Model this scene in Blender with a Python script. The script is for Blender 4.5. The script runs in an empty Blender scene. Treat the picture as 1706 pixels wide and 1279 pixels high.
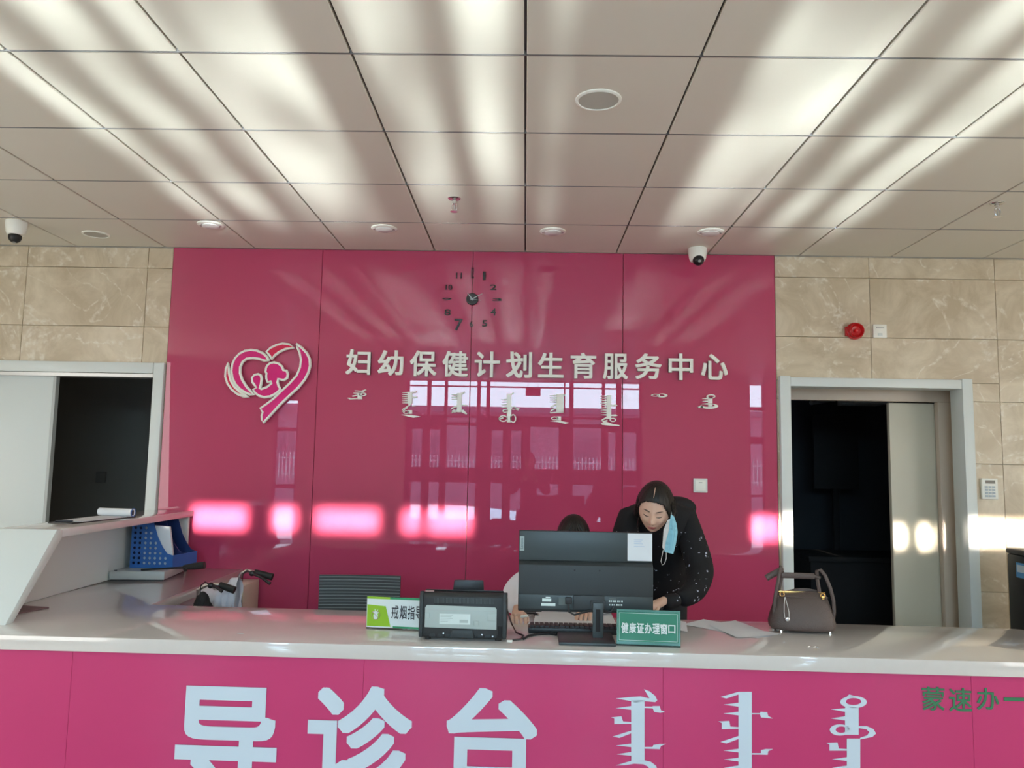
import bpy, bmesh, math, random
from mathutils import Vector, Matrix, noise
random.seed(7)
S = bpy.context.scene
COL = S.collection
PI = math.pi
# ------------------------------------------------------------------ camera
F_PX, YAW, PITCH, ROLL = 1309.2, -0.018348, 0.100989, 0.018226
ZC = 1.5
cy_, sy_, cp_, sp_ = math.cos(YAW), math.sin(YAW), math.cos(PITCH), math.sin(PITCH)
FWD = Vector((sy_*cp_, cy_*cp_, sp_)); RT0 = Vector((cy_, -sy_, 0)); UP0 = RT0.cross(FWD)
RT = RT0*math.cos(ROLL) + UP0*math.sin(ROLL); UPV = UP0*math.cos(ROLL) - RT0*math.sin(ROLL)
CAM = Vector((0, 0, ZC))
cd = bpy.data.cameras.new('camera'); cam = bpy.data.objects.new('camera', cd); COL.objects.link(cam)
cd.sensor_width = 36; cd.lens = F_PX*36/1706; cd.clip_start = .05; cd.clip_end = 300
cam.matrix_world = Matrix.Translation(CAM) @ Matrix((RT, UPV, -FWD)).transposed().to_4x4()
S.camera = cam
# ------------------------------------------------------------------ colour, sky, lights
S.view_settings.view_transform = 'Standard'; S.view_settings.look = 'None'
S.view_settings.gamma = 1; S.view_settings.use_curve_mapping = False
S.view_settings.exposure = 1.2
SKY = 8.8
w = bpy.data.worlds.new('sky'); S.world = w; w.use_nodes = True
nt = w.node_tree; bg = nt.nodes['Background']
tc = nt.nodes.new('ShaderNodeTexCoord'); sx = nt.nodes.new('ShaderNodeSeparateXYZ'); cr = nt.nodes.new('ShaderNodeValToRGB')
nt.links.new(tc.outputs['Generated'], sx.inputs[0]); nt.links.new(sx.outputs['Z'], cr.inputs[0]); nt.links.new(cr.outputs[0], bg.inputs['Color'])
cr.color_ramp.elements[0].position = 0.0; cr.color_ramp.elements[0].color = (.62, .84, 1, 1)
cr.color_ramp.elements[1].position = 0.6; cr.color_ramp.elements[1].color = (.45, .72, 1, 1)
bg.inputs['Strength'].default_value = SKY
S.cycles.max_bounces = 12; S.cycles.diffuse_bounces = 6; S.cycles.glossy_bounces = 6; S.cycles.transparent_max_bounces = 12
S.cycles.sample_clamp_indirect = 6.0
try:
    S.cycles.use_denoising = True
except Exception:
    pass

YF = -3.0      # entrance wall
D = 5.084      # reception wall
H = 2.894      # ceiling height

def area(name, loc, dirv, sx_, sz_, power, color=(1, 1, 1), spread=None, portal=False):
    l = bpy.data.lights.new(name, 'AREA'); l.shape = 'RECTANGLE'; l.size = sx_; l.size_y = sz_
    l.energy = power; l.color = color
    if spread: l.spread = spread
    o = bpy.data.objects.new(name, l); COL.objects.link(o); o.location = loc
    o.rotation_euler = Vector(dirv).to_track_quat('-Z', 'Y').to_euler()
    if portal: l.cycles.is_portal = True
    return o
area('sky_portal', (0, YF+.01, 1.45), (0, 1, 0), 4.1, 2.7, 1, portal=True)
area('sky_portal', (-4.04, YF+.01, 1.5), (0, 1, 0), .4, 2.5, 1, portal=True)
area('sky_portal', (3.87, YF+.01, 1.5), (0, 1, 0), .26, 2.5, 1, portal=True)
T = .19
# fill lamps added out of view beside the blank side walls
area('side_fill_light', (-5.1, 1.6, 1.7), (1, .12, .05), 4.2, 2.2, 46, (1, .96, .90))
area('side_fill_light', (5.1, 1.6, 1.7), (-1, .12, .05), 4.2, 2.2, 46, (1, .96, .90))
SUNC = (1.0, .86, .72)
def sun_band_lamp(x0, x1, z0, z1, power, y=YF-.25):
    # lamps added for the low sun's wall band, some just inside the entrance
    d = Vector((0, 1, -T)).normalized()
    zc = (z0+z1)/2 + T*(D-y)
    o = area('sun_band_lamp', ((x0+x1)/2, y, zc), d, x1-x0, z1-z0, power*(x1-x0), SUNC, spread=math.radians(1.0))
    return o
for a_, b_, yy in ((-2.13, -1.79, YF+.2), (-1.66, -1.47, YF-.25), (-1.38, -.94, YF-.25), (-.80, -.35, YF-.25)):
    sun_band_lamp(a_, b_, 1.055, 1.185, 2.1, yy)
sun_band_lamp(1.46, 1.60, 1.055, 1.185, 2.1, YF+.2)
sun_band_lamp(1.63, 2.02, 1.055, 1.185, 2.1, YF+.2)
sun_band_lamp(2.49, 2.55, 1.055, 1.185, 1.6, YF+.2)
sun_band_lamp(2.66, 2.71, 1.055, 1.185, 2.6, YF+.2)
sun_band_lamp(2.80, 3.9, 1.055, 1.185, 2.1, YF+.2)
def ceiling_streak(x0, x1, z0, z1, power, seed, y=YF-.3, t=.195, dx=0):
    # added lamp for the ceiling's sunlight streaks; noise in its emission makes them patchy
    d = Vector((dx, 1, t)).normalized()
    o = area('ceiling_streak_lamp', ((x0+x1)/2, y, (z0+z1)/2), d, x1-x0, (z1-z0), power*(x1-x0)*(z1-z0), (.93, .98, 1), spread=math.radians(1.6))
    l = o.data; l.use_nodes = True; n = l.node_tree; em = n.nodes['Emission']
    g = n.nodes.new('ShaderNodeNewGeometry'); mp = n.nodes.new('ShaderNodeMapping'); no = n.nodes.new('ShaderNodeTexNoise'); r = n.nodes.new('ShaderNodeMapRange')
    n.links.new(g.outputs['Parametric'], mp.inputs[0]); n.links.new(mp.outputs[0], no.inputs['Vector'])
    mp.inputs['Location'].default_value = (seed, seed*.37, 0); mp.inputs['Scale'].default_value = ((x1-x0)*2.2, 5.0, 1)
    no.inputs['Detail'].default_value = 3.0; no.inputs['Scale'].default_value = 1.6
    n.links.new(no.outputs[0], r.inputs[0]); r.inputs[1].default_value = .40; r.inputs[2].default_value = .62; r.inputs[3].default_value = .05; r.inputs[4].default_value = 1.6
    n.links.new(r.outputs[0], em.inputs['Strength'])
    return o
ceiling_streak(-2.1, .12, 1.40, 2.12, 8.0, 3.1)
ceiling_streak(.60, 1.22, 1.40, 1.80, 9, 8.6)
ceiling_streak(1.30, 2.1, 1.40, 2.12, 8.0, 5.2)

# ------------------------------------------------------------------ helpers
def U(x, y, ax, val):
    """world point seen at photo pixel (x, y) on the plane axis=val"""
    v = FWD*F_PX + RT*(x-853) - UPV*(y-639.5)
    k = (val-CAM[ax])/v[ax]
    return CAM + v*k
def UPn(x, y, p, n):
    v = FWD*F_PX + RT*(x-853) - UPV*(y-639.5)
    return CAM + v*((p-CAM).dot(n)/v.dot(n))

class MB:
    def __init__(s): s.v = []; s.f = []
    def add(s, vs, fs):
        b = len(s.v); s.v += [Vector(p) for p in vs]; s.f += [tuple(b+i for i in f) for f in fs]; return s
    def box(s, x0, x1, y0, y1, z0, z1, m=None):
        vs = [Vector(p) for p in ((x0,y0,z0),(x1,y0,z0),(x1,y1,z0),(x0,y1,z0),(x0,y0,z1),(x1,y0,z1),(x1,y1,z1),(x0,y1,z1))]
        if m is not None: vs = [m @ p for p in vs]
        return s.add(vs, [(0,3,2,1),(4,5,6,7),(0,1,5,4),(1,2,6,5),(2,3,7,6),(3,0,4,7)])
    def prism(s, poly, a, b, axis=1):
        """poly in the two other axes (in order), extruded from a to b along axis"""
        def mk(p, c):
            q = list(p); q.insert(axis, c); return q
        n = len(poly)
        area_ = sum(poly[i][0]*poly[(i+1)%n][1]-poly[(i+1)%n][0]*poly[i][1] for i in range(n))
        vs = [mk(p, a) for p in poly] + [mk(p, b) for p in poly]
        fs = [tuple(range(n)), tuple(range(2*n-1, n-1, -1))] + [(i, i+n, (i+1)%n+n, (i+1)%n) for i in range(n)]
        return s.add(vs, fs)
    def ring(s, c, t, up, r, n, r2=None):
        t = t.normalized(); a = up.cross(t)
        if a.length < 1e-4: a = Vector((1,0,0)).cross(t)
        a.normalize(); b = t.cross(a)
        r2 = r if r2 is None else r2
        return [c + a*math.cos(2*PI*i/n)*r + b*math.sin(2*PI*i/n)*r2 for i in range(n)]
    def tube(s, pts, r, n=8, r2=None, cap=True, up=Vector((0,0,1))):
        pts = [Vector(p) for p in pts]; rs = r if isinstance(r, (list, tuple)) else [r]*len(pts)
        base = len(s.v)
        for i, p in enumerate(pts):
            t = (pts[min(i+1, len(pts)-1)]-pts[max(i-1, 0)])
            s.v += s.ring(p, t, up, rs[i], n, None if r2 is None else (r2[i] if isinstance(r2, (list, tuple)) else r2))
        for i in range(len(pts)-1):
            for k in range(n):
                a = base+i*n+k; b = base+i*n+(k+1)%n
                s.f.append((a, b, b+n, a+n))
        if cap:
            s.f.append(tuple(base+k for k in range(n-1, -1, -1))); e = base+(len(pts)-1)*n
            s.f.append(tuple(e+k for k in range(n)))
        return s
    def cyl(s, p0, p1, r0, r1=None, n=24):
        return s.tube([p0, p1], [r0, r0 if r1 is None else r1], n, up=Vector((0, .3, 1)).normalized())
    def lathe(s, prof, c=(0,0,0), ax=Vector((0,0,1)), n=32):
        """prof: (radius, height) pairs along ax"""
        c = Vector(c); ax = Vector(ax).normalized(); a = ax.orthogonal().normalized(); b = ax.cross(a); base = len(s.v)
        for r, h in prof:
            s.v += [c + ax*h + (a*math.cos(2*PI*i/n)+b*math.sin(2*PI*i/n))*r for i in range(n)]
        for j in range(len(prof)-1):
            for k in range(n):
                p = base+j*n+k; q = base+j*n+(k+1)%n; s.f.append((p, q, q+n, p+n))
        s.f.append(tuple(base+k for k in range(n-1, -1, -1))); e = base+(len(prof)-1)*n; s.f.append(tuple(e+k for k in range(n)))
        return s
    def ellipsoid(s, c, r, n=20, m=14):
        c = Vector(c); return s.lathe_e(c, r, n, m)
    def lathe_e(s, c, r, n, m):
        base = len(s.v)
        for j in range(1, m):
            th = PI*j/m
            for i in range(n):
                ph = 2*PI*i/n
                s.v.append(c+Vector((r[0]*math.sin(th)*math.cos(ph), r[1]*math.sin(th)*math.sin(ph), r[2]*math.cos(th))))
        top = len(s.v); s.v.append(c+Vector((0,0,r[2]))); bot = len(s.v); s.v.append(c-Vector((0,0,r[2])))
        for j in range(m-2):
            for i in range(n):
                a = base+j*n+i; b = base+j*n+(i+1)%n; s.f.append((a, a+n, b+n, b))
        for i in range(n):
            s.f.append((top, base+i, base+(i+1)%n)); e = base+(m-2)*n; s.f.append((bot, e+(i+1)%n, e+i))
        return s

def tag(o, label=None, cat=None, group=None, kind=None):
    if label: o['label'] = label
    if cat: o['category'] = cat
    if group: o['group'] = group
    if kind: o['kind'] = kind
    return o
def thing(name, label, cat, loc=(0,0,0), rotz=0, group=None):
    o = bpy.data.objects.new(name, None); COL.objects.link(o); o.empty_display_size = .05
    o.location = loc; o.rotation_euler = (0, 0, rotz)
    bpy.context.view_layer.update() if False else None
    return tag(o, label, cat, group)
def WM(o):
    m = Matrix.LocRotScale(o.location, o.rotation_euler, o.scale)
    return (WM(o.parent) @ m) if o.parent else m
def obj(name, mb, mat, parent=None, world=False, smooth=False, bevel=0, seg=2, angle=35, mats=None):
    if isinstance(mb, MB):
        me = bpy.data.meshes.new(name)
        vs = mb.v
        if world and parent is not None:
            inv = WM(parent).inverted(); vs = [inv @ p for p in vs]
        me.from_pydata([tuple(p) for p in vs], [], mb.f)
        bm = bmesh.new(); bm.from_mesh(me); bmesh.ops.recalc_face_normals(bm, faces=bm.faces)
        if bevel:
            es = [e for e in bm.edges if len(e.link_faces) == 2 and e.calc_face_angle(0) > .6]
            bmesh.ops.bevel(bm, geom=es, offset=bevel, segments=seg, profile=.5, affect='EDGES', clamp_overlap=True)
        bm.to_mesh(me); bm.free()
    else:
        me = mb
        if world and parent is not None: me.transform(WM(parent).inverted())
    if mat is not None:
        me.materials.clear(); me.materials.append(mat)
    if smooth or bevel:
        for p in me.polygons: p.use_smooth = True
        me.set_sharp_from_angle(angle=math.radians(angle))
    o = bpy.data.objects.new(name, me); COL.objects.link(o)
    if parent is not None: o.parent = parent
    return o
def struct(name, mb, mat, **k):
    return tag(obj(name, mb, mat, **k), kind='structure')

def glyph(text, off=0.0, ext=.004, res=4, bev=0):
    c = bpy.data.curves.new('g', 'FONT'); c.body = text; c.size = 1; c.extrude = ext; c.offset = off; c.resolution_u = res; c.fill_mode = 'BOTH'
    if bev: c.bevel_depth = bev
    o = bpy.data.objects.new('g', c); COL.objects.link(o)
    dg = bpy.context.evaluated_depsgraph_get(); me = bpy.data.meshes.new_from_object(o.evaluated_get(dg))
    bpy.data.objects.remove(o); bpy.data.curves.remove(c)
    return me
def fit_text(text, p00, ex, ez, W, Hh, nrm, depth, off=0.0, res=4):
    """text mesh fitted to a W x Hh box; p00 lower-left corner, ex/ez unit axes, nrm facing out; off thickens the strokes"""
    g = glyph(text, 0, .5, res)
    vs = [v.co.copy() for v in g.vertices]; fs = [tuple(p.vertices) for p in g.polygons]; bpy.data.meshes.remove(g)
    V, Fc = [], []
    sh = [(0, 0, 1)] + ([(off*a, off*b, 1-.004*(3*a+b+5)) for a in (-1, 0, 1) for b in (-1, 0, 1) if a or b] if off else [])
    if off >= .02:
        sh = [(0, 0, 1)] + [(off*a/3, off*b/3, 1-.002*(7*a+b+25)) for a in range(-3, 4) for b in range(-3, 4) if max(abs(a), abs(b)) == 3]
    for dx, dy, dz in sh:
        b = len(V); V += [Vector((v.x+dx, v.y+dy, (v.z+.5)*dz)) for v in vs]; Fc += [tuple(b+i for i in f) for f in fs]
    x0, x1 = min(v.x for v in V), max(v.x for v in V); y0, y1 = min(v.y for v in V), max(v.y for v in V)
    me = bpy.data.meshes.new('g')
    me.from_pydata([tuple(p00 + ex*((v.x-x0)/(x1-x0)*W) + ez*((v.y-y0)/(y1-y0)*Hh) + nrm*(v.z*depth)) for v in V], [], Fc)
    return me
def curve_mesh(polys, depth, off=0.0, cyclic=True, smooth=False):
    """filled 2D outlines (even-odd) in XY, extruded 0..depth in Z"""
    c = bpy.data.curves.new('c', 'CURVE'); c.dimensions = '2D'; c.fill_mode = 'BOTH'; c.extrude = depth/2; c.offset = off; c.resolution_u = 4
    for p in polys:
        if smooth:
            sp = c.splines.new('BEZIER'); sp.bezier_points.add(len(p)-1)
            for b, q in zip(sp.bezier_points, p):
                b.co = (q[0], q[1], 0); b.handle_left_type = b.handle_right_type = 'AUTO'
        else:
            sp = c.splines.new('POLY'); sp.points.add(len(p)-1)
            for b, q in zip(sp.points, p): b.co = (q[0], q[1], 0, 1)
        sp.use_cyclic_u = True
    o = bpy.data.objects.new('c', c); COL.objects.link(o)
    dg = bpy.context.evaluated_depsgraph_get(); me = bpy.data.meshes.new_from_object(o.evaluated_get(dg))
    bpy.data.objects.remove(o); bpy.data.curves.remove(c)
    me.transform(Matrix.Translation((0, 0, depth/2)))
    return me
def on_plane(me, P, ex, ez, nrm):
    """XYZ mesh -> plane with origin P"""
    for v in me.vertices: v.co = P + ex*v.co.x + ez*v.co.y + nrm*v.co.z
    return me

def skin(name, verts, edges, rad, mat, parent=None, sub=2, root=0, world=False):
    me = bpy.data.meshes.new(name); me.from_pydata([tuple(v) for v in verts], edges, [])
    o = bpy.data.objects.new(name, me); COL.objects.link(o)
    o.modifiers.new('s', 'SKIN')
    for i, sv in enumerate(me.skin_vertices[0].data):
        r = rad[i]; sv.radius = (r, r) if not isinstance(r, tuple) else r
        sv.use_root = (i == root)
    m = o.modifiers.new('u', 'SUBSURF'); m.levels = m.render_levels = sub
    dg = bpy.context.evaluated_depsgraph_get(); new = bpy.data.meshes.new_from_object(o.evaluated_get(dg))
    bpy.data.objects.remove(o)
    return obj(name, new, mat, parent, world=world, smooth=True, angle=180)
def chain(*lists):
    """lists of (point, radius); a string key names shared joints"""
    V, E, R, key = [], [], [], {}
    for L in lists:
        prev = None
        for it in L:
            k = it[0]
            if isinstance(k, str):
                if k in key: i = key[k]
                else:
                    i = len(V); key[k] = i; V.append(it[1]); R.append(it[2])
            else:
                i = len(V); V.append(it[0]); R.append(it[1])
            if prev is not None: E.append((prev, i))
            prev = i
    return V, E, R

# ------------------------------------------------------------------ materials
def mat(name, col, rough=.5, metal=0, coat=0, spec=.5, trans=0, emit=0, sheen=0, bump=0, bscale=50, var=0, vscale=6, coatr=.03):
    m = bpy.data.materials.new(name); m.use_nodes = True; n = m.node_tree.nodes; L = m.node_tree.links
    b = n['Principled BSDF']; b.inputs['Base Color'].default_value = (*col, 1); b.inputs['Roughness'].default_value = rough
    b.inputs['Metallic'].default_value = metal; b.inputs['Coat Weight'].default_value = coat; b.inputs['Coat Roughness'].default_value = coatr
    b.inputs['Specular IOR Level'].default_value = spec
    if trans: b.inputs['Transmission Weight'].default_value = trans
    if sheen: b.inputs['Sheen Weight'].default_value = sheen
    if bump or var:
        t = n.new('ShaderNodeTexCoord')
    if bump:
        no = n.new('ShaderNodeTexNoise'); no.inputs['Scale'].default_value = bscale; no.inputs['Detail'].default_value = 4
        bp = n.new('ShaderNodeBump'); bp.inputs['Strength'].default_value = bump; bp.inputs['Distance'].default_value = .01
        L.new(t.outputs['Object'], no.inputs['Vector']); L.new(no.outputs[0], bp.inputs['Height']); L.new(bp.outputs[0], b.inputs['Normal'])
    if var:
        no = n.new('ShaderNodeTexNoise'); no.inputs['Scale'].default_value = vscale; no.inputs['Detail'].default_value = 5
        mx = n.new('ShaderNodeMix'); mx.data_type = 'RGBA'
        mx.inputs[6].default_value = (*[c*(1-var) for c in col], 1); mx.inputs[7].default_value = (*[min(1, c*(1+var)) for c in col], 1)
        L.new(t.outputs['Object'], no.inputs['Vector']); L.new(no.outputs[0], mx.inputs[0]); L.new(mx.outputs[2], b.inputs['Base Color'])
    return m
M = {}
M['pink_glass'] = mat('pink_glass', (.50, .055, .135), .55, coat=1, coatr=.004, spec=.1, var=.03, vscale=1)
M['pink_glass'].node_tree.nodes['Principled BSDF'].inputs['Coat IOR'].default_value = 1.58
M['pink_fascia'] = mat('pink_fascia', (.58, .034, .165), .42, spec=.5, coat=.25, coatr=.18, var=.03, vscale=2)
M['white_stone'] = mat('white_stone', (.66, .635, .61), .3, coat=1, coatr=.045, spec=.5, var=.03, vscale=30)
M['white_stone'].node_tree.nodes['Principled BSDF'].inputs['Coat IOR'].default_value = 1.72
M['white_panel'] = mat('white_panel', (.71, .76, .74), .35)
M['white_paint'] = mat('white_paint', (.73, .78, .76), .4)
M['white_letter'] = mat('white_letter', (.93, .94, .87), .4)
M['white_film'] = mat('white_film', (.62, .74, .84), .5)
M['green_film'] = mat('green_film', (.035, .20, .09), .5)
M['ceiling_tile'] = mat('ceiling_tile', (.73, .69, .60), .42, spec=.35, var=.02, vscale=3)
M['grid'] = mat('ceiling_grid', (.10, .10, .10), .5)
M['bar'] = mat('ceiling_bar', (.30, .30, .30), .35, metal=.6)
M['plaster'] = mat('plaster', (.76, .72, .64), .8)
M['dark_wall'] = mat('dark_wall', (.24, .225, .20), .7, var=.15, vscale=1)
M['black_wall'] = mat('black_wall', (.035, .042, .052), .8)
M['beige_leaf'] = mat('beige_leaf', (.66, .62, .50), .35)
M['beige_frame'] = mat('beige_frame', (.56, .47, .38), .4)
M['black'] = mat('black_plastic', (.012, .013, .015), .4)
M['black_matte'] = mat('black_matte', (.010, .010, .012), .8)
M['rubber'] = mat('rubber', (.015, .015, .014), .65, bump=.2, bscale=120)
M['charcoal'] = mat('charcoal_plastic', (.028, .036, .040), .5, bump=.05, bscale=300)
M['charcoal2'] = mat('charcoal_smooth', (.038, .052, .056), .38)
M['printer_black'] = mat('printer_black', (.020, .022, .024), .45)
M['printer_grey'] = mat('printer_grey', (.42, .50, .49), .45)
M['chrome'] = mat('chrome', (.8, .8, .8), .15, metal=1)
M['steel'] = mat('steel', (.45, .46, .46), .35, metal=.8)
M['gold'] = mat('gold', (.75, .45, .15), .25, metal=1)
M['leather'] = mat('taupe_leather', (.105, .075, .066), .42, bump=.35, bscale=220, var=.08, vscale=8)
M['paper'] = mat('paper', (.72, .76, .80), .7, var=.03, vscale=20)
M['silver'] = mat('silver_plastic', (.45, .48, .47), .35)
M['blue'] = mat('blue_plastic', (.025, .13, .42), .35)
M['navy'] = mat('navy_plastic', (.012, .035, .14), .4)
M['red'] = mat('red_plastic', (.55, .012, .015), .3)
M['cloth'] = mat('white_cloth', (.66, .66, .72), .9, bump=.5, bscale=18)
M['grey_mesh'] = mat('grey_mesh', (.055, .065, .068), .7)
M['skin'] = mat('skin', (.70, .45, .34), .5, var=.08, vscale=14)
M['skin'].node_tree.nodes['Principled BSDF'].inputs['Subsurface Weight'].default_value = .08
M['lips'] = mat('lips', (.36, .105, .095), .45)
M['hair'] = mat('hair', (.006, .0045, .004), .42, spec=.4)
M['brow'] = mat('brow', (.035, .02, .016), .7)
M['coat'] = mat('coat_white', (.72, .74, .80), .8, bump=.3, bscale=14)
M['trousers'] = mat('dark_trousers', (.02, .02, .025), .8)
M['mask_blue'] = mat('mask_blue', (.30, .62, .74), .8)
M['mask_white'] = mat('mask_white', (.75, .75, .74), .8)
M['green_sign'] = mat('green_sign', (.03, .22, .14), .25, coat=.6)
M['sign_white'] = mat('sign_white', (.74, .82, .82), .3)
M['lime'] = mat('lime_print', (.30, .55, .02), .4)
M['sign_green'] = mat('sign_dark_green', (.03, .30, .13), .4)
M['ink'] = mat('ink', (.04, .04, .05), .6)
M['key_cap'] = mat('key_cap', (.03, .025, .028), .5)
M['tan'] = mat('tan_print', (.45, .33, .18), .6)
M['logo_pink'] = mat('logo_magenta', (.72, .015, .20), .22)
M['logo_red'] = mat('logo_red', (.70, .02, .09), .22)
M['lamp_lens'] = mat('lamp_lens', (.75, .75, .74), .25)
M['frame_grey'] = mat('frame_bronze', (.10, .075, .07), .4, metal=.2)
M['asphalt'] = mat('forecourt_paving', (.50, .50, .50), .8, var=.15, vscale=.3)
M['facade'] = mat('facade_render', (.16, .10, .13), .9, var=.1, vscale=.5)
M['roof'] = mat('roof_sheet', (.05, .055, .08), .7)
M['fence'] = mat('fence_paint', (.34, .34, .36), .5)
M['snow'] = mat('snow', (.85, .86, .88), .8)

def marble(name, ca, cb, cv):
    m = bpy.data.materials.new(name); m.use_nodes = True; n = m.node_tree.nodes; L = m.node_tree.links; b = n['Principled BSDF']
    g = n.new('ShaderNodeTexCoord'); oi = n.new('ShaderNodeObjectInfo'); add = n.new('ShaderNodeVectorMath'); add.operation = 'MULTIPLY_ADD'
    L.new(oi.outputs['Random'], add.inputs[0]); add.inputs[1].default_value = (17, 3, 29); L.new(g.outputs['Object'], add.inputs[2])
    n1 = n.new('ShaderNodeTexNoise'); n1.inputs['Scale'].default_value = 3.4; n1.inputs['Detail'].default_value = 9; n1.inputs['Roughness'].default_value = .65; n1.inputs['Distortion'].default_value = .8
    n2 = n.new('ShaderNodeTexNoise'); n2.inputs['Scale'].default_value = 1.7; n2.inputs['Detail'].default_value = 7; n2.inputs['Distortion'].default_value = 1.6
    n3 = n.new('ShaderNodeTexNoise'); n3.inputs['Scale'].default_value = 30; n3.inputs['Detail'].default_value = 6
    for q in (n1, n2, n3): L.new(add.outputs[0], q.inputs['Vector'])
    r1 = n.new('ShaderNodeValToRGB'); r1.color_ramp.elements[0].position = .38; r1.color_ramp.elements[0].color = (*ca, 1); r1.color_ramp.elements[1].position = .66; r1.color_ramp.elements[1].color = (*cb, 1)
    L.new(n1.outputs[0], r1.inputs[0])
    # thin pale veins where the distorted noise crosses its middle value
    ma = n.new('ShaderNodeMath'); ma.operation = 'SUBTRACT'; ma.inputs[1].default_value = .5; L.new(n2.outputs[0], ma.inputs[0])
    mb = n.new('ShaderNodeMath'); mb.operation = 'ABSOLUTE'; L.new(ma.outputs[0], mb.inputs[0])
    mr = n.new('ShaderNodeMapRange'); mr.inputs[1].default_value = 0; mr.inputs[2].default_value = .022; mr.inputs[3].default_value = .62; mr.inputs[4].default_value = 0; L.new(mb.outputs[0], mr.inputs[0])
    mul = n.new('ShaderNodeMath'); mul.operation = 'MULTIPLY'; L.new(mr.outputs[0], mul.inputs[0])
    mr2 = n.new('ShaderNodeMapRange'); mr2.inputs[1].default_value = .4; mr2.inputs[2].default_value = .62; L.new(n3.outputs[0], mr2.inputs[0]); L.new(mr2.outputs[0], mul.inputs[1])
    mx = n.new('ShaderNodeMix'); mx.data_type = 'RGBA'; L.new(mul.outputs[0], mx.inputs[0]); L.new(r1.outputs[0], mx.inputs[6]); mx.inputs[7].default_value = (*cv, 1)
    L.new(mx.outputs[2], b.inputs['Base Color']); b.inputs['Roughness'].default_value = .32
    return m
M['marble'] = marble('beige_marble', (.54, .44, .30), (.74, .64, .48), (.90, .86, .76))

def thin_glass(name='clear_glass'):
    m = bpy.data.materials.new(name); m.use_nodes = True; n = m.node_tree.nodes; L = m.node_tree.links
    n.remove(n['Principled BSDF']); tr = n.new('ShaderNodeBsdfTransparent'); gl = n.new('ShaderNodeBsdfGlossy'); gl.inputs['Roughness'].default_value = 0
    tr.inputs[0].default_value = (.93, .96, .95, 1); fr = n.new('ShaderNodeFresnel'); fr.inputs[0].default_value = 1.45; mx = n.new('ShaderNodeMixShader')
    L.new(fr.outputs[0], mx.inputs[0]); L.new(tr.outputs[0], mx.inputs[1]); L.new(gl.outputs[0], mx.inputs[2]); L.new(mx.outputs[0], n['Material Output'].inputs[0])
    return m
M['glass'] = thin_glass()
def acrylic():
    m = thin_glass('acrylic'); 
    for nd in m.node_tree.nodes:
        if nd.type == 'BSDF_TRANSPARENT': nd.inputs[0].default_value = (.72, .86, .82, 1)
    return m
M['acrylic'] = acrylic()
def hair_mat():
    m = M['hair']; n = m.node_tree.nodes; L = m.node_tree.links; b = n['Principled BSDF']
    t = n.new('ShaderNodeTexCoord'); mp = n.new('ShaderNodeMapping'); mp.inputs['Scale'].default_value = (160, 160, 9); no = n.new('ShaderNodeTexNoise'); no.inputs['Scale'].default_value = 1
    bp = n.new('ShaderNodeBump'); bp.inputs['Strength'].default_value = .6; bp.inputs['Distance'].default_value = .004
    L.new(t.outputs['Object'], mp.inputs[0]); L.new(mp.outputs[0], no.inputs['Vector']); L.new(no.outputs[0], bp.inputs['Height']); L.new(bp.outputs[0], b.inputs['Normal'])
hair_mat()
def jacket_mat():
    # black quilted fabric with scattered small embroidered blossoms
    m = mat('jacket_black', (.006, .006, .008), .85, bump=.9, bscale=7); n = m.node_tree.nodes; L = m.node_tree.links; b = n['Principled BSDF']
    t = n.new('ShaderNodeTexCoord'); v = n.new('ShaderNodeTexVoronoi'); v.inputs['Scale'].default_value = 34; no = n.new('ShaderNodeTexNoise'); no.inputs['Scale'].default_value = 6
    n3 = n.new('ShaderNodeTexNoise'); n3.inputs['Scale'].default_value = 70
    for q in (v, no, n3): L.new(t.outputs['Object'], q.inputs['Vector'])
    c1 = n.new('ShaderNodeMath'); c1.operation = 'LESS_THAN'; c1.inputs[1].default_value = .22; L.new(v.outputs['Distance'], c1.inputs[0])
    c2 = n.new('ShaderNodeMath'); c2.operation = 'GREATER_THAN'; c2.inputs[1].default_value = .50; L.new(no.outputs[0], c2.inputs[0])
    c3 = n.new('ShaderNodeMath'); c3.operation = 'GREATER_THAN'; c3.inputs[1].default_value = .5; L.new(n3.outputs[0], c3.inputs[0])
    sep = n.new('ShaderNodeSeparateXYZ'); L.new(t.outputs['Object'], sep.inputs[0])
    c4 = n.new('ShaderNodeMath'); c4.operation = 'LESS_THAN'; c4.inputs[1].default_value = 1.17; L.new(sep.outputs['Z'], c4.inputs[0])
    a = n.new('ShaderNodeMath'); a.operation = 'MULTIPLY'; L.new(c1.outputs[0], a.inputs[0]); L.new(c2.outputs[0], a.inputs[1])
    a2 = n.new('ShaderNodeMath'); a2.operation = 'MULTIPLY'; L.new(a.outputs[0], a2.inputs[0]); L.new(c3.outputs[0], a2.inputs[1])
    a3 = n.new('ShaderNodeMath'); a3.operation = 'MULTIPLY'; L.new(a2.outputs[0], a3.inputs[0]); L.new(c4.outputs[0], a3.inputs[1])
    mx = n.new('ShaderNodeMix'); mx.data_type = 'RGBA'; L.new(a3.outputs[0], mx.inputs[0]); mx.inputs[6].default_value = (.006, .006, .008, 1); mx.inputs[7].default_value = (.45, .48, .58, 1)
    L.new(mx.outputs[2], b.inputs['Base Color'])
    return m
M['jacket'] = jacket_mat()

X3, Z3, NF = Vector((1, 0, 0)), Vector((0, 0, 1)), Vector((0, -1, 0))
# ================================================================== THE ROOM
RX0, RX1 = -5.2, 5.2
struct('floor', MB().box(RX0, RX1, YF, 7.6, -.1, 0), mat('floor_stone', (.62, .58, .52), .12, var=.05, vscale=2))
struct('wall_left', MB().box(RX0-.12, RX0, YF, 7.6, 0, 3.2), M['plaster'])
struct('wall_right', MB().box(RX1, RX1+.12, YF, 7.6, 0, 3.2), M['plaster'])
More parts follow.
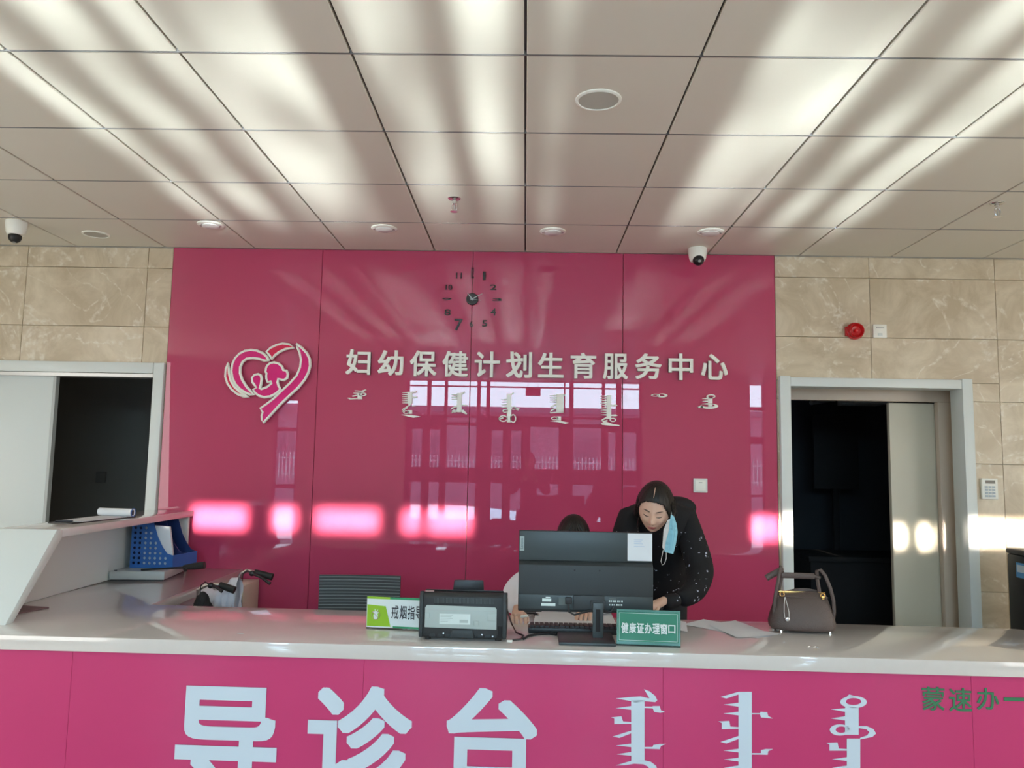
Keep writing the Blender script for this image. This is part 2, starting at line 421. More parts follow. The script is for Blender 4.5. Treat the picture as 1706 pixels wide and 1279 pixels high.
# ceiling: recessed dark void, tiles and bars
ceil = struct('ceiling', MB().box(RX0-.1, RX1+.1, YF-.1, 7.6, H+.02, H+.14), M['grid'])
TX, TY, X0T, Y0T = .6, .637, -.0214, 5.1172
tm = None; gap = .0045
rows = 13
for j in range(rows):
    y1 = (D if j == 0 else Y0T-j*TY); y0 = Y0T-(j+1)*TY
    for i in range(-9, 9):
        xa = X0T+i*TX; xb = xa+TX
        if xb < RX0 or xa > RX1: continue
        key = 'first' if j == 0 else 'rest'
        if tm is None: tm = {}
        if key not in tm:
            hy = (y1-y0)/2-gap; hx = TX/2-gap
            mb = MB().box(-hx, hx, -hy, hy, 0, .018)
            tm[key] = obj('tile', mb, M['ceiling_tile'], ceil, bevel=.003, seg=1); o = tm[key]
        else:
            o = bpy.data.objects.new('tile', tm[key].data); COL.objects.link(o); o.parent = ceil
        o.location = ((xa+xb)/2, (y0+y1)/2, H)
mb = MB()
for j in range(1, rows+1): mb.box(RX0, RX1, Y0T-j*TY-.0022, Y0T-j*TY+.0022, H-.001, H+.016)
b = obj('grid_bar', mb, M['bar'], ceil)

# back wall -----------------------------------------------------------
wb = struct('wall_back', MB().box(-2.44, 1.66, D+.03, D+.2, 0, 3.0).box(RX0, -4.3, D+.03, D+.2, 0, 3.0).box(-4.3, -2.44, D+.03, D+.2, 2.07, 3.0)
            .box(2.84, RX1, D+.03, D+.2, 0, 3.0).box(1.66, 2.84, D+.03, D+.2, 2.07, 3.0), M['plaster'])
px = [-2.365, -1.366, -.366, .625, 1.617]
for a, b_ in zip(px[:-1], px[1:]):
    obj('glass_panel', MB().box(a+.0015, b_-.0015, D, D+.03, 0, H-.002), M['pink_glass'], wb, bevel=.0015, seg=1)
def sub_rect(r, h):
    x0, x1, z0, z1 = r; a, b2, c, d = h
    if a >= x1 or b2 <= x0 or c >= z1 or d <= z0: return [r]
    out = []
    if d < z1: out.append((x0, x1, d, z1)); z1 = d
    if c > z0: out.append((x0, x1, z0, c)); z0 = c
    if a > x0: out.append((x0, a, z0, z1))
    if b2 < x1: out.append((b2, x1, z0, z1))
    return out
zrow = [0, .352, .752, 1.152, 1.552, 1.951, 2.357, 2.752, H-.002]
def wall_tiles(xs, hole):
    for a, b_ in zip(xs[:-1], xs[1:]):
        for c, d in zip(zrow[:-1], zrow[1:]):
            for r in sub_rect((a, b_, c, d), hole):
                if r[1]-r[0] < .02 or r[3]-r[2] < .01: continue
                cx, cz = (r[0]+r[1])/2, (r[2]+r[3])/2
                o = obj('tile', MB().box(r[0]-cx+.0015, r[1]-cx-.0015, 0, .02, r[2]-cz+.0015, r[3]-cz-.0015), M['marble'], wb, bevel=.001, seg=1)
                o.location = (cx, D+.01, cz)
wall_tiles([1.62, 2.236, 3.05, 3.86, 4.67, RX1], (1.66, 2.84, -1, 2.07))
wall_tiles([RX0, -4.98, -4.17, -3.35, -2.536, -2.368], (-4.28, -2.44, -1, 2.07))

# left doorway ---------------------------------------------------------
d1 = thing('door_1', None, None, (-3.2, D, 0)); d1['kind'] = 'structure'
fr = MB().box(-2.44, -2.372, D-.02, D+.12, 0, 2.115).box(-4.3, -2.442, D-.024, D+.12, 2.045, 2.115).box(-4.37, -4.302, D-.02, D+.12, 0, 2.115)
obj('door_frame', fr, M['white_paint'], d1, world=True, bevel=.003)
obj('track_cover', MB().box(-4.29, -2.45, D+.0, D+.10, 2.02, 2.043), M['steel'], d1, world=True)
lf = obj('sliding_leaf', MB().box(-4.25, -3.125, D+.03, D+.065, .01, 2.035), M['white_panel'], d1, world=True, bevel=.003)
obj('edge_strip', MB().box(-3.1245, -3.105, D+.028, D+.067, .01, 2.035), M['silver'], lf, world=True)
# room behind
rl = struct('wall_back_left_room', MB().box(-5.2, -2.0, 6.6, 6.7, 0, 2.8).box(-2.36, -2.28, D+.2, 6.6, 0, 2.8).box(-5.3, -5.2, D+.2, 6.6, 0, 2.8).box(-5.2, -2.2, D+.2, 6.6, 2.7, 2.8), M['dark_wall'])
sw0 = tag(obj('light_switch', MB().box(-3.60, -3.52, 6.58, 6.6, 1.28, 1.37), mat('switch_dark', (.16, .15, .14), .4), bevel=.003), 'small dim switch plate on the dark wall through the left doorway', 'switch')

# right doorway --------------------------------------------------------
d2 = thing('door_2', None, None, (2.25, D, 0)); d2['kind'] = 'structure'
obj('door_frame', MB().box(1.634, 1.702, D-.022, D+.13, 0, 2.095).box(1.703, 2.795, D-.018, D+.13, 2.03, 2.088).box(2.796, 2.862, D-.022, D+.13, 0, 2.095), M['white_paint'], d2, world=True, bevel=.003)
obj('inner_frame', MB().box(1.66, 2.93, 5.33, 5.38, 1.965, 2.09).box(2.775, 2.87, 5.33, 5.38, 0, 1.965).box(1.66, 1.70, 5.33, 5.38, 0, 1.965), M['beige_frame'], d2, world=True, bevel=.004)
lf = obj('sliding_leaf', MB().box(2.475, 2.79, 5.39, 5.43, .01, 1.96), M['beige_leaf'], d2, world=True, bevel=.003)
for k, (a, b_) in enumerate([(0, .36), (.363, .76), (.763, 1.155), (1.158, 1.55), (1.553, 1.95), (1.953, 2.07)]):
    obj('reveal_tile', MB().box(2.862, 2.885, D+.132, 5.325, a, b_), M['marble'], d2, world=True, bevel=.001, seg=1)
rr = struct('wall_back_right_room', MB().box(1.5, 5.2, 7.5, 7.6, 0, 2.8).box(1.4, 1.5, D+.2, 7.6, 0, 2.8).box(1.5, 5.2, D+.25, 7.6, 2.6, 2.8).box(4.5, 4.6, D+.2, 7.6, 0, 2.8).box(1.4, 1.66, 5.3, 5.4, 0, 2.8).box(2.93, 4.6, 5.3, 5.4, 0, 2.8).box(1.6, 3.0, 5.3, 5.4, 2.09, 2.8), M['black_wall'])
t = thing('wall_screen', 'tall dark screen on a post in the unlit room behind the right doorway', 'screen', (2.7, 7, 0))
obj('screen', MB().box(2.53, 2.92, 6.96, 7.0, 1.33, 1.98), M['black_matte'], t, world=True, bevel=.005)
obj('post', MB().box(2.70, 2.75, 6.98, 7.02, .03, 1.34), M['black_matte'], t, world=True); obj('base', MB().box(2.5, 2.95, 6.8, 7.2, 0, .03), M['black_matte'], t, world=True, bevel=.005)
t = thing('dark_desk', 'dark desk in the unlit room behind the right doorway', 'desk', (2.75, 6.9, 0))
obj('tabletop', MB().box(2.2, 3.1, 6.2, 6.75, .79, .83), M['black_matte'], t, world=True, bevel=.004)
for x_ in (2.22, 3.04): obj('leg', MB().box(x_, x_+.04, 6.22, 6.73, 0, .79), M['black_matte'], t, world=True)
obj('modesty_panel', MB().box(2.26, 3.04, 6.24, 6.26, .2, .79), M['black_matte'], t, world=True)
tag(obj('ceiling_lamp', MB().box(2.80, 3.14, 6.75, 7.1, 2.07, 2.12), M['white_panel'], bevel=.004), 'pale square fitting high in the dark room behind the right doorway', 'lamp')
tag(obj('tube_lamp', MB().cyl((2.42, 6.7, 2.06), (2.70, 6.9, 2.11), .018), M['steel'], smooth=True), 'thin metal tube fitting near the lintel of the dark right-hand room', 'lamp')
# entrance wall (seen only as a reflection in the pink glass) ------------
YW = YF
xs_in = [(-4.22, -3.85), (3.75, 3.98)]
wf = struct('wall_front', MB().box(RX0, -4.24, YW-.2, YW, 0, 3.0).box(-3.83, -2.02, YW-.2, YW, 0, 3.0).box(1.95, 3.73, YW-.2, YW, 0, 3.0).box(4.0, RX1, YW-.2, YW, 0, 3.0)
            .box(-4.24, -3.83, YW-.2, YW, 2.55, 3.0).box(3.73, 4.0, YW-.2, YW, 2.93, 3.0).box(-4.24, -3.83, YW-.2, YW, 0, .12).box(3.73, 4.0, YW-.2, YW, 0, .12), M['plaster'])
def window(name, cols, zrows, x0, x1, z0, z1, y=YW-.1, dep=.035):
    r = thing(name, None, None, ((x0+x1)/2, y, 0)); r['kind'] = 'structure'
    # frame = everything that is not a pane
    mb = MB(); panes = []
    for (a, b_, c, d) in zrows: panes.append((a, b_, c, d))
    rects = [(x0, x1, z0, z1)]
    for p in panes: rects = [q for r_ in rects for q in sub_rect(r_, p)]
    for q in rects:
        if q[1]-q[0] > 1e-4 and q[3]-q[2] > 1e-4: mb.box(q[0], q[1], y-dep, y+dep, q[2], q[3])
    obj('window_frame', mb, M['frame_grey'], r, world=True)
    for p in panes: obj('pane', MB().box(p[0], p[1], y-.003, y+.003, p[2], p[3]), M['glass'], r, world=True)
    return r
pn = []
for a, b_ in [(-1.98, -1.675), (-1.61, -1.38), (-1.33, -.83), (-.77, -.67), (-.61, .64), (.66, .73), (.80, 1.28), (1.33, 1.52), (1.61, 1.91)]:
    pn += [(a, b_, 2.30, 2.78), (a, b_, 2.80, 2.88)]
for a, b_ in [(-1.91, -1.74), (-1.61, -1.44), (-1.33, -.83), (-.57, -.38), (-.24, -.07), (.08, .56), (.80, 1.27), (1.39, 1.51), (1.64, 1.86)]:
    pn += [(a, b_, 1.42, 2.05 if b_-a < .3 else 2.12), (a, b_, .56, 1.17)]
pn += [(-1.33, -.83, 2.18, 2.26), (.80, 1.27, 2.18, 2.26)]
window('window_1', None, pn, -2.02, 1.95, 0, 2.9)
window('window_2', None, [(-4.20, -3.87, .16, 1.02), (-4.20, -3.87, 1.09, 1.98), (-4.20, -3.87, 2.04, 2.50)], -4.24, -3.83, .12, 2.55)
window('window_3', None, [(3.76, 3.97, .16, 1.02), (3.76, 3.97, 1.06, 1.90), (3.76, 3.97, 2.02, 2.46), (3.76, 3.97, 2.52, 2.90)], 3.73, 4.0, .12, 2.93)
# outside
struct('ground', MB().box(-60, 60, -60, YW-.2, -.12, -.02), M['asphalt'])
t = thing('building', 'long low building with a dark roof seen mirrored beyond the fence', 'building', (0, -32, 0))
obj('wall', MB().box(-40, 40, -36, -32, 0, 4.2), M['facade'], t, world=True); obj('roof', MB().box(-41, 41, -37, -31.6, 4.2, 4.5), M['roof'], t, world=True)
for k in range(14): obj('window', MB().box(-26+k*4, -24.2+k*4, -31.99, -31.9, 1.2, 2.9), M['roof'], t, world=True)
t = thing('fence', 'pale steel picket fence seen mirrored beyond the glass doors', 'fence', (0, -16, 0))
obj('plinth', MB().box(-16, 16, -16.1, -15.9, -.02, .9), M['facade'], t, world=True)
obj('rail', MB().box(-16, 16, -16.02, -15.98, 1.02, 1.05).box(-16, 16, -16.02, -15.98, 1.55, 1.58), M['fence'], t, world=True)
mb = MB()
for k in range(266): mb.box(-16+k*.12, -15.975+k*.12, -16.012, -15.988, .9, 1.75)
tag(obj('picket', mb, M['fence'], t, world=True), kind='stuff')
tag(obj('snow_bank', MB().lathe_e(Vector((-2.2, -8.6, -.12)), (3.4, .8, .62), 24, 14), M['snow'], smooth=True), 'low white snow bank mirrored beside the entrance', 'snow')
t = thing('hanging_sign', 'small red sign hanging over the entrance, mirrored in the pink glass', 'sign', (.12, YW+.1, 2.6))
obj('sign_board', MB().box(-.01, .24, YW+.09, YW+.11, 2.63, 2.77), M['red'], t, world=True, bevel=.003)
for x_ in (.03, .20): obj('rod', MB().cyl((x_, YW+.1, 2.77), (x_, YW+.1, H), .004, n=8), M['steel'], t, world=True)

# ================================================================== WALL SIGNS
def glyph_px(text, x0, y0, x1, y1, P, ex, nrm, depth, off, lift=0):
    a = UPn(x0, y1, P, nrm); b = UPn(x1, y1, P, nrm); c = UPn((x0+x1)/2, y0, P, nrm); d = UPn((x0+x1)/2, y1, P, nrm)
    return fit_text(text, a + nrm*lift, ex, Z3, (b-a).dot(ex), (c-d).z, nrm, depth, off)
WP = Vector((0, D, 0))
t = thing('wall_sign', 'raised off-white Chinese lettering in one line across the pink wall', 'sign', (.06, D, 2.13))
for ch, x0, y0, x1, y1 in [('妇', 576.5, 582, 617.4, 624), ('幼', 629.6, 583.6, 672, 625.4), ('保', 683, 584, 727, 627), ('健', 737, 585, 779.5, 627.5), ('计', 790.4, 585.7, 832.6, 628.6), ('划', 843, 586, 886, 629.3),
        ('生', 896, 587.6, 938.6, 629), ('育', 950, 588, 992.7, 630.5), ('服', 1004, 589, 1045.5, 631.5), ('务', 1057.7, 589, 1101.5, 631.5), ('中', 1113, 589, 1154, 633), ('心', 1167.5, 590, 1211.5, 632.5)]:
    obj('character', glyph_px(ch, x0, y0, x1, y1, WP, X3, NF, .02, .02), M['white_letter'], t, world=True)

def mongol(name, parent, polys, cx, cy, scale, P, ex, nrm, depth, m, lift=0):
    """traced script word: polys in photo pixels relative to (cx, cy) divided by scale"""
    out = []
    o0 = UPn(cx, cy, P, nrm)
    mb = MB()
    me_all = None
    bm = bmesh.new()
    for pl in polys:
        hole = None
        if isinstance(pl, dict): hole = pl['hole']; pl = pl['o']
        def w2(p):
            q = UPn(cx+p[0]/scale, cy+p[1]/scale, P, nrm)-o0; return (q.dot(ex), q.z)
        sets = [[w2(p) for p in pl]] + ([[w2(p) for p in hole]] if hole else [])
        me = curve_mesh(sets, depth); bm.from_mesh(me); bpy.data.meshes.remove(me)
    me = bpy.data.meshes.new(name); bm.to_mesh(me); bm.free()
    on_plane(me, o0 + nrm*lift, ex, Z3, nrm)
    return obj(name, me, m, parent, world=True)
def ell(cx, cy, rx, ry, n=20, a0=0, a1=2*PI):
    return [(cx+rx*math.cos(a0+(a1-a0)*i/(n if a1-a0 < 6.2 else n)), cy+ry*math.sin(a0+(a1-a0)*i/n)) for i in range(n + (0 if a1-a0 > 6.2 else 1))]
def loop(cx, cy, rx, ry, wx, wy): return {'o': ell(cx, cy, rx, ry), 'hole': ell(cx, cy, rx-wx, ry-wy)}
def teeth(x0, x1, ys, h): return [[(x1, y-h/2), (x0, y), (x0, y+h*.18), (x1, y+h/2)] for y in ys]
def bar(x0, x1, y0, y1): return [(x0, y0), (x1, y0), (x1, y1), (x0, y1)]
t = thing('wall_script', 'row of small raised white vertical Mongolian script under the Chinese lettering', 'sign', (0, D, 1.95))
# coordinates in 4.739x zoom pixels, origin (560,560) ... scale 4.739 ; second half 4.062x origin (880,560)
A4 = (560, 560, 4.739); B4 = (880, 560, 4.062)
words = [
 (A4, [bar(172, 208, 455, 498), [(150,428),(205,432),(205,440),(150,434)], [(140,448),(205,446),(205,455),(140,452)], [(130,470),(175,462),(175,470),(132,478)], loop(212,460,30,14,9,6), [(205,430),(235,420),(243,424),(215,444)], [(90,488),(110,486),(118,492),(175,488),(175,496),(110,500)]]),
 (A4, [bar(566, 602, 440, 530), bar(566, 602, 585, 612)] + teeth(524, 568, [446,462,478,494,510,526], 10) + [[(566,528),(600,528),(590,545),(520,585),(530,572),(575,545)], [(566,560),(566,568),(520,598),(530,585)], loop(555,600,24,14,8,6), [(515,620),(600,622),(655,632),(668,636),(610,644),(560,632)], [(600,440),(632,434),(636,442),(602,452)], [(602,480),(640,474),(640,484),(602,490)], [(602,545),(636,552),(602,556)]]),
 (A4, [bar(955, 992, 450, 600)] + teeth(912, 958, [462,480,498], 11) + [[(955,545),(955,556),(905,582),(912,566)], [(955,580),(955,590),(912,608),(916,594)], loop(935,592,20,11,7,5), [(992,450),(1014,436),(1018,444),(992,462)], [(990,538),(1036,544),(1036,550),(990,548)], [(985,585),(1005,580),(1036,612),(1028,618),(985,598)]]),
 (A4, [bar(1348, 1384, 455, 680)] + teeth(1305, 1350, [500,518,540,560], 11) + [loop(1335,590,22,14,8,6), loop(1320,650,36,26,10,8), [(1384,452),(1402,444),(1402,452),(1384,462)], loop(1402,568,22,14,8,6), [(1415,562),(1450,572),(1438,586),(1410,578)], loop(1398,650,24,34,9,8), [(1282,648),(1320,640),(1320,650),(1284,658)]]),
 (B4, [bar(190, 238, 392, 512), bar(192, 222, 543, 570)] + teeth(145, 192, [402,416,430,444], 10) + [[(190,455),(190,466),(148,486),(152,474)], [(190,480),(190,490),(148,512),(152,500)], [(145,515),(238,508),(238,517),(150,522)], loop(178,556,24,12,8,5), [(148,575),(215,572),(276,586),(250,594),(200,582)], loop(244,398,8,7,4,3)]),
 (B4, [bar(530, 560, 400, 560)] + teeth(490, 532, [405,420,436,452,468,484,500,516,532], 9) + [[(530,545),(530,556),(495,575),(498,562)], [(490,590),(530,580),(575,596),(616,602),(616,608),(560,606),(500,600)], loop(572,566,22,14,8,6), [(560,465),(590,462),(606,470),(590,474),(560,474)], [(560,532),(590,530),(606,538),(590,542),(560,540)], [(500,575),(535,565),(535,575),(508,588)]]),
 (B4, [loop(860,400,30,9,8,4), {'o': ell(905, 402, 36, 13), 'hole': ell(898, 400, 24, 7)}]),
 (B4, [bar(1216, 1244, 415, 480), loop(1234,408,30,14,9,7)] + teeth(1176, 1218, [422,440,458], 12) + [{'o': ell(1222, 474, 62, 18), 'hole': ell(1214, 468, 46, 10)}, [(1145,476),(1180,472),(1180,484),(1150,486)]]),
]
for (ox, oy, sc), pl in words:
    xs_ = [p[0] for q in pl for p in (q['o'] if isinstance(q, dict) else q)]; ys_ = [p[1] for q in pl for p in (q['o'] if isinstance(q, dict) else q)]
    mx_, my_ = sum(xs_)/len(xs_), sum(ys_)/len(ys_)
    pl2 = [{'o': [(a-mx_, b-my_) for a, b in q['o']], 'hole': [(a-mx_, b-my_) for a, b in q['hole']]} if isinstance(q, dict) else [(a-mx_, b-my_) for a, b in q] for q in pl]
    mongol('script_word', t, pl2, ox+mx_/sc, oy+my_/sc, sc, WP, X3, NF, .015, M['white_letter'])

# logo -----------------------------------------------------------------
lg = thing('wall_emblem', 'magenta heart ribbon emblem with mother and baby silhouette, outlined white', 'sign', (-1.67, D, 1.98))
LO = UPn(450, 640, WP, NF)
def L8(p):
    q = UPn(360+p[0]/8, 560+p[1]/8, WP, NF)-LO; return (q.x, q.z)
LP = {
 'ribbon_crescent': ('logo_red', [(182,365),(150,440),(143,540),(170,630),(225,710),(300,770),(390,808),(455,812),(400,790),(330,745),(262,680),(215,600),(190,500),(185,430)], 0),
 'ribbon_arc': ('logo_pink', [(718,330),(690,280),(640,235),(560,200),(480,192),(400,205),(330,242),(275,300),(240,375),(228,470),(243,560),(280,640),(340,705),(410,752),(470,778),(520,785),(480,740),(420,675),(368,590),(338,500),(340,420),(370,350),(425,305),(510,296),(600,308),(660,330)], .003),
 'ribbon_shoulder': ('logo_red', [(690,212),(740,165),(820,125),(900,106),(985,115),(1052,158),(940,175),(855,215),(795,262),(760,310),(735,265)], 0),
 'ribbon_tail': ('logo_pink', [(1085,112),(1160,165),(1225,235),(1262,310),(1268,400),(1245,490),(1195,585),(1110,690),(990,800),(870,915),(750,1045),(650,1155),(632,1110),(630,1060),(645,1015),(612,965),(700,905),(790,835),(905,725),(1010,625),(1095,530),(1140,420),(1152,320),(1130,215),(1100,150)], .006),
 'figures': ('logo_pink', [(700,400),(735,370),(790,358),(850,372),(895,412),(912,460),(955,468),(972,510),(962,562),(920,588),(880,582),(845,572),(835,620),(850,670),(872,712),(820,765),(740,805),(660,815),(590,795),(545,760),(515,715),(560,692),(535,655),(505,615),(500,560),(530,522),(580,512),(612,528),(625,570),(618,640),(600,700),(620,712),(700,684),(762,632),(752,606),(706,615),(692,570),(690,530),(695,500),(680,480),(688,430)], .004),
}
from mathutils.geometry import tessellate_polygon
for nm, (mk, pl, lift) in LP.items():
    pts = [L8(p) for p in pl]
    a_ = sum(pts[i][0]*pts[(i+1) % len(pts)][1]-pts[(i+1) % len(pts)][0]*pts[i][1] for i in range(len(pts)))
    if a_ < 0: pts = pts[::-1]
    me = curve_mesh([pts], .016, off=.0)
    f = obj(nm, on_plane(me, LO+NF*(.012+lift), X3, Z3, NF), M[mk], lg, world=True)
    # white rim: a thin raised strip that follows the piece's outline
    mb = MB(); n_ = len(pts)
    W3 = [LO + X3*p[0] + Z3*p[1] + NF*(.014+lift+.006) for p in pts]
    mb.tube(W3+[W3[0], W3[1]], .0098, 8, r2=.011, cap=False, up=NF)
    obj('rim', mb, M['white_letter'], f, world=True, smooth=True)

# clock ----------------------------------------------------------------
ck = thing('wall_clock', 'black frameless wall clock with separate stick-on numerals on the pink wall', 'clock', (-.364, D, 2.577))
CC = U(786.8, 498.4, 1, D)
obj('hub', MB().lathe([(.040, 0), (.040, .008), (.036, .012), (.012, .0125), (.001, .0125)], CC, NF, 40), M['black'], ck, world=True, smooth=True)
for ang, ln, wd, lf_ in ((62, .075, .004, .015), (-40, .052, .005, .0135), (100, .06, .0015, .0165)):
    a = math.radians(ang); dv = X3*math.sin(a) + Z3*math.cos(a); sd = dv.cross(NF)
    p = CC + NF*lf_; obj('hand', MB().add([p-sd*wd-dv*.012, p+sd*wd-dv*.012, p+dv*ln+sd*wd*.3, p+dv*ln-sd*wd*.3] + [q_+NF*.001 for q_ in (p-sd*wd-dv*.012, p+sd*wd-dv*.012, p+dv*ln+sd*wd*.3, p+dv*ln-sd*wd*.3)], [(0,1,2,3),(7,6,5,4),(0,4,5,1),(1,5,6,2),(2,6,7,3),(3,7,4,0)]), M['steel'], ck, world=True)
for s_, cx, cy, w_, h_ in [('12', 827, 232, 45, 175), ('1', 1012, 280, 42, 130), ('2', 1155, 460, 100, 85), ('3', 1215, 655, 150, 42), ('4', 1155, 850, 85, 115), ('5', 1018, 1030, 80, 100),
        ('6', 808, 1040, 50, 90), ('7', 603, 1050, 130, 185), ('8', 432, 855, 98, 100), ('9', 420, 645, 150, 42), ('10', 455, 460, 105, 82), ('11', 612, 275, 88, 90)]:
    x0, x1 = 700+(cx-w_/2)/9.478, 700+(cx+w_/2)/9.478; y0, y1 = 430+(cy-h_/2)/9.478, 430+(cy+h_/2)/9.478
    obj('numeral', glyph_px(s_, x0, y0, x1, y1, WP, X3, NF, .006, .010), M['black'], ck, world=True)

# fittings on the back wall ----------------------------------------------
def wall_plate(name, px4, label, cat, m, depth=.012, y=D):
    a = U(px4[0], px4[3], 1, y); b = U(px4[2], px4[1], 1, y); t = thing(name, label, cat, ((a.x+b.x)/2, y, (a.z+b.z)/2))
    obj('plate', MB().box(a.x, b.x, y-depth, y, a.z, b.z), m, t, world=True, bevel=.003)
    return t, a, b
t, a, b = wall_plate('light_switch', (1155, 797, 1178, 820), 'square white switch plate on the pink glass wall', 'switch', M['white_paint'])
obj('rocker', MB().box(a.x+.012, b.x-.012, D-.016, D-.010, a.z+.010, b.z-.010), M['white_letter'], t, world=True, bevel=.002)
obj('marking', MB().box((a.x+b.x)/2-.012, (a.x+b.x)/2+.01, D-.0165, D-.0158, b.z-.028, b.z-.024), M['steel'], t, world=True)
t, a, b = wall_plate('break_glass_plate', (1454, 541, 1476, 563), 'small square white plate beside the red alarm on the marble wall', 'switch', M['white_letter'], y=D+.01)
obj('display', MB().box(a.x+.018, b.x-.018, D-.004, D-.001, b.z-.026, b.z-.019), M['steel'], t, world=True)
obj('button', MB().box(a.x+.03, b.x-.03, D-.004, D-.001, a.z+.014, a.z+.03), M['white_panel'], t, world=True, bevel=.001)
t, a, b = wall_plate('keypad', (1634, 797, 1659, 831), 'white keypad with dark display on the marble wall right of the doorway', 'keypad', M['white_letter'], .02, y=D+.01)
obj('display', MB().box(a.x+.022, b.x-.018, D-.0125, D-.0095, b.z-.032, b.z-.012), mat('lcd', (.08, .08, .05), .2), t, world=True)
for i in range(3):
    for j in range(4):
        x_ = a.x+.017+i*.023; z_ = a.z+.014+j*.019
        obj('button', MB().box(x_, x_+.017, D-.0135, D-.0095, z_, z_+.012), mat('key_grey', (.42, .50, .55), .5) if (i, j) == (0, 0) else bpy.data.materials['key_grey'], t, world=True)
al = thing('fire_alarm', 'round red alarm sounder on the marble wall above the right doorway', 'alarm', (2.13, D+.01, 2.4))
c = U(1423, 552, 1, D); c.y = D+.01
obj('base', MB().lathe([(.052, 0), (.055, .012), (.055, .03), (.048, .034), (.045, .034)], c, NF, 36), M['red'], al, world=True, smooth=True)
obj('horn', MB().lathe([(.047, .034), (.047, .058), (.043, .062), (.040, .058), (.030, .040), (.012, .036), (.001, .036)], c, NF, 36), M['red'], al, world=True, smooth=True)
obj('lens', MB().lathe([(.012, .036), (.011, .048), (.006, .055), (.001, .056)], c, NF, 20), mat('red_lens', (.75, .03, .03), .1), al, world=True, smooth=True)
obj('bracket', MB().box(c.x-.058, c.x-.03, D-.012, D+.01, c.z-.03, c.z+.03), M['red'], al, world=True, bevel=.003)

# ceiling fittings ------------------------------------------------------
def speaker(x, y, label, r=.077):
    c = U(x, y, 2, H); t = thing('ceiling_speaker', label, 'speaker', c)
    obj('rim', MB().lathe([(r+.012, 0), (r+.011, .004), (r+.001, .007), (r, .004), (r, .0)], (0, 0, 0), Vector((0, 0, -1)), 48), M['white_letter'], t, smooth=True)
    gm = mat('speaker_mesh', (.60, .57, .50), .7, bump=.6, bscale=900) if 'speaker_mesh' not in bpy.data.materials else bpy.data.materials['speaker_mesh']
    obj('grille', MB().lathe([(r, 0), (r, .003), (r*.6, .0045), (.001, .005)], (0, 0, 0), Vector((0, 0, -1)), 48), gm, t, smooth=True)
speaker(997, 166, 'large round ceiling speaker in the second panel row right of centre')
speaker(160, 390, 'round speaker near the left ceiling dome camera', .07)
def downlight(x, y, label):
    c = U(x, y, 2, H); t = thing('downlight', label, 'ceiling light', c, group='recessed downlights along the reception wall')
    dn = Vector((0, 0, -1))
    obj('trim', MB().lathe([(.078, 0), (.078, .004), (.070, .008), (.056, .008), (.052, .002), (.052, 0)], (0,0,0), dn, 40), M['white_letter'], t, smooth=True)
    obj('lens', MB().lathe([(.053, 0), (.050, .012), (.036, .018), (.001, .020)], (0,0,0), dn, 32), M['lamp_lens'], t, smooth=True)
    for s in (-1, 1): obj('spring_clip', MB().box(-.004+s*.06, .004+s*.06, -.01, .01, -.010, 0), M['steel'], t)
downlight(351, 374, 'leftmost recessed downlight, above the marble beside the pink wall')
downlight(640, 380, 'recessed downlight above the left half of the Chinese lettering')
downlight(921, 385, 'recessed downlight right of the wall clock near the wall')
downlight(1184, 386, 'recessed downlight just above the right dome camera')
def sprinkler(x, y, label):
    c = U(x, y-6, 2, H); t = thing('sprinkler', label, 'sprinkler', c); dn = Vector((0, 0, -1))
    obj('escutcheon', MB().lathe([(.034, 0), (.034, .002), (.028, .008), (.012, .012), (.012, .0)], (0,0,0), dn, 30), M['chrome'], t, smooth=True)
    obj('body', MB().lathe([(.010, .0), (.010, .024), (.013, .026), (.013, .032), (.008, .034), (.004, .036)], (0,0,0), dn, 16), M['chrome'], t, smooth=True)
    for s in (-1, 1): obj('frame_arm', MB().tube([(s*.009, 0, -.032), (s*.016, 0, -.044), (s*.012, 0, -.062), (0, 0, -.070)], .003, 8, up=Vector((0,1,0))), M['chrome'], t, smooth=True)
    obj('bulb', MB().cyl((0,0,-.036), (0,0,-.066), .0025, n=8), M['steel'], t, smooth=True)
    obj('deflector', MB().lathe([(.004, .068), (.020, .072), (.020, .074), (.002, .075)], (0,0,0), dn, 20), M['chrome'], t, smooth=True)
sprinkler(757, 336, 'chrome sprinkler head in the panel above the wall clock')
sprinkler(1661, 344, 'chrome sprinkler head at the right side of the ceiling')
def dome_cam(x, y, label, aim, s=1.0):
    c = U(x, y, 2, H); t = thing('dome_camera', label, 'security camera', c); dn = Vector((0, 0, -1))
    obj('housing', MB().lathe([(.058*s, 0), (.060*s, .006), (.058*s, .03*s), (.053*s, .065*s), (.046*s, .082*s), (.030*s, .090*s), (.001, .092*s)], (0,0,0), dn, 40), M['white_letter'], t, smooth=True)
    e = Vector((0, 0, -.070*s)) + Vector(aim).normalized()*.030*s
    mb = MB(); mb.lathe_e(e, (.036*s, .036*s, .036*s), 28, 20); ball = obj('eyeball', mb, M['black'], t, smooth=True)
    p = e + Vector(aim).normalized()*.034*s
    obj('lens', MB().lathe([(.009*s, 0), (.009*s, .004*s), (.005*s, .006*s), (.001, .003*s)], p, Vector(aim), 20), M['steel'], ball, smooth=True)
dome_cam(1162, 414, 'white dome camera hanging where ceiling meets the pink wall', (-.02, -1, -.45))
dome_cam(28, 369, 'white dome camera hanging above the marble at far left', (.1, -.35, -1.2))

# ================================================================== THE COUNTER
CR = -math.atan(.018)
ct = thing('reception_counter', 'long reception counter with magenta front, white worktop and raised left end', 'counter', (0, 3.075, 0), CR)
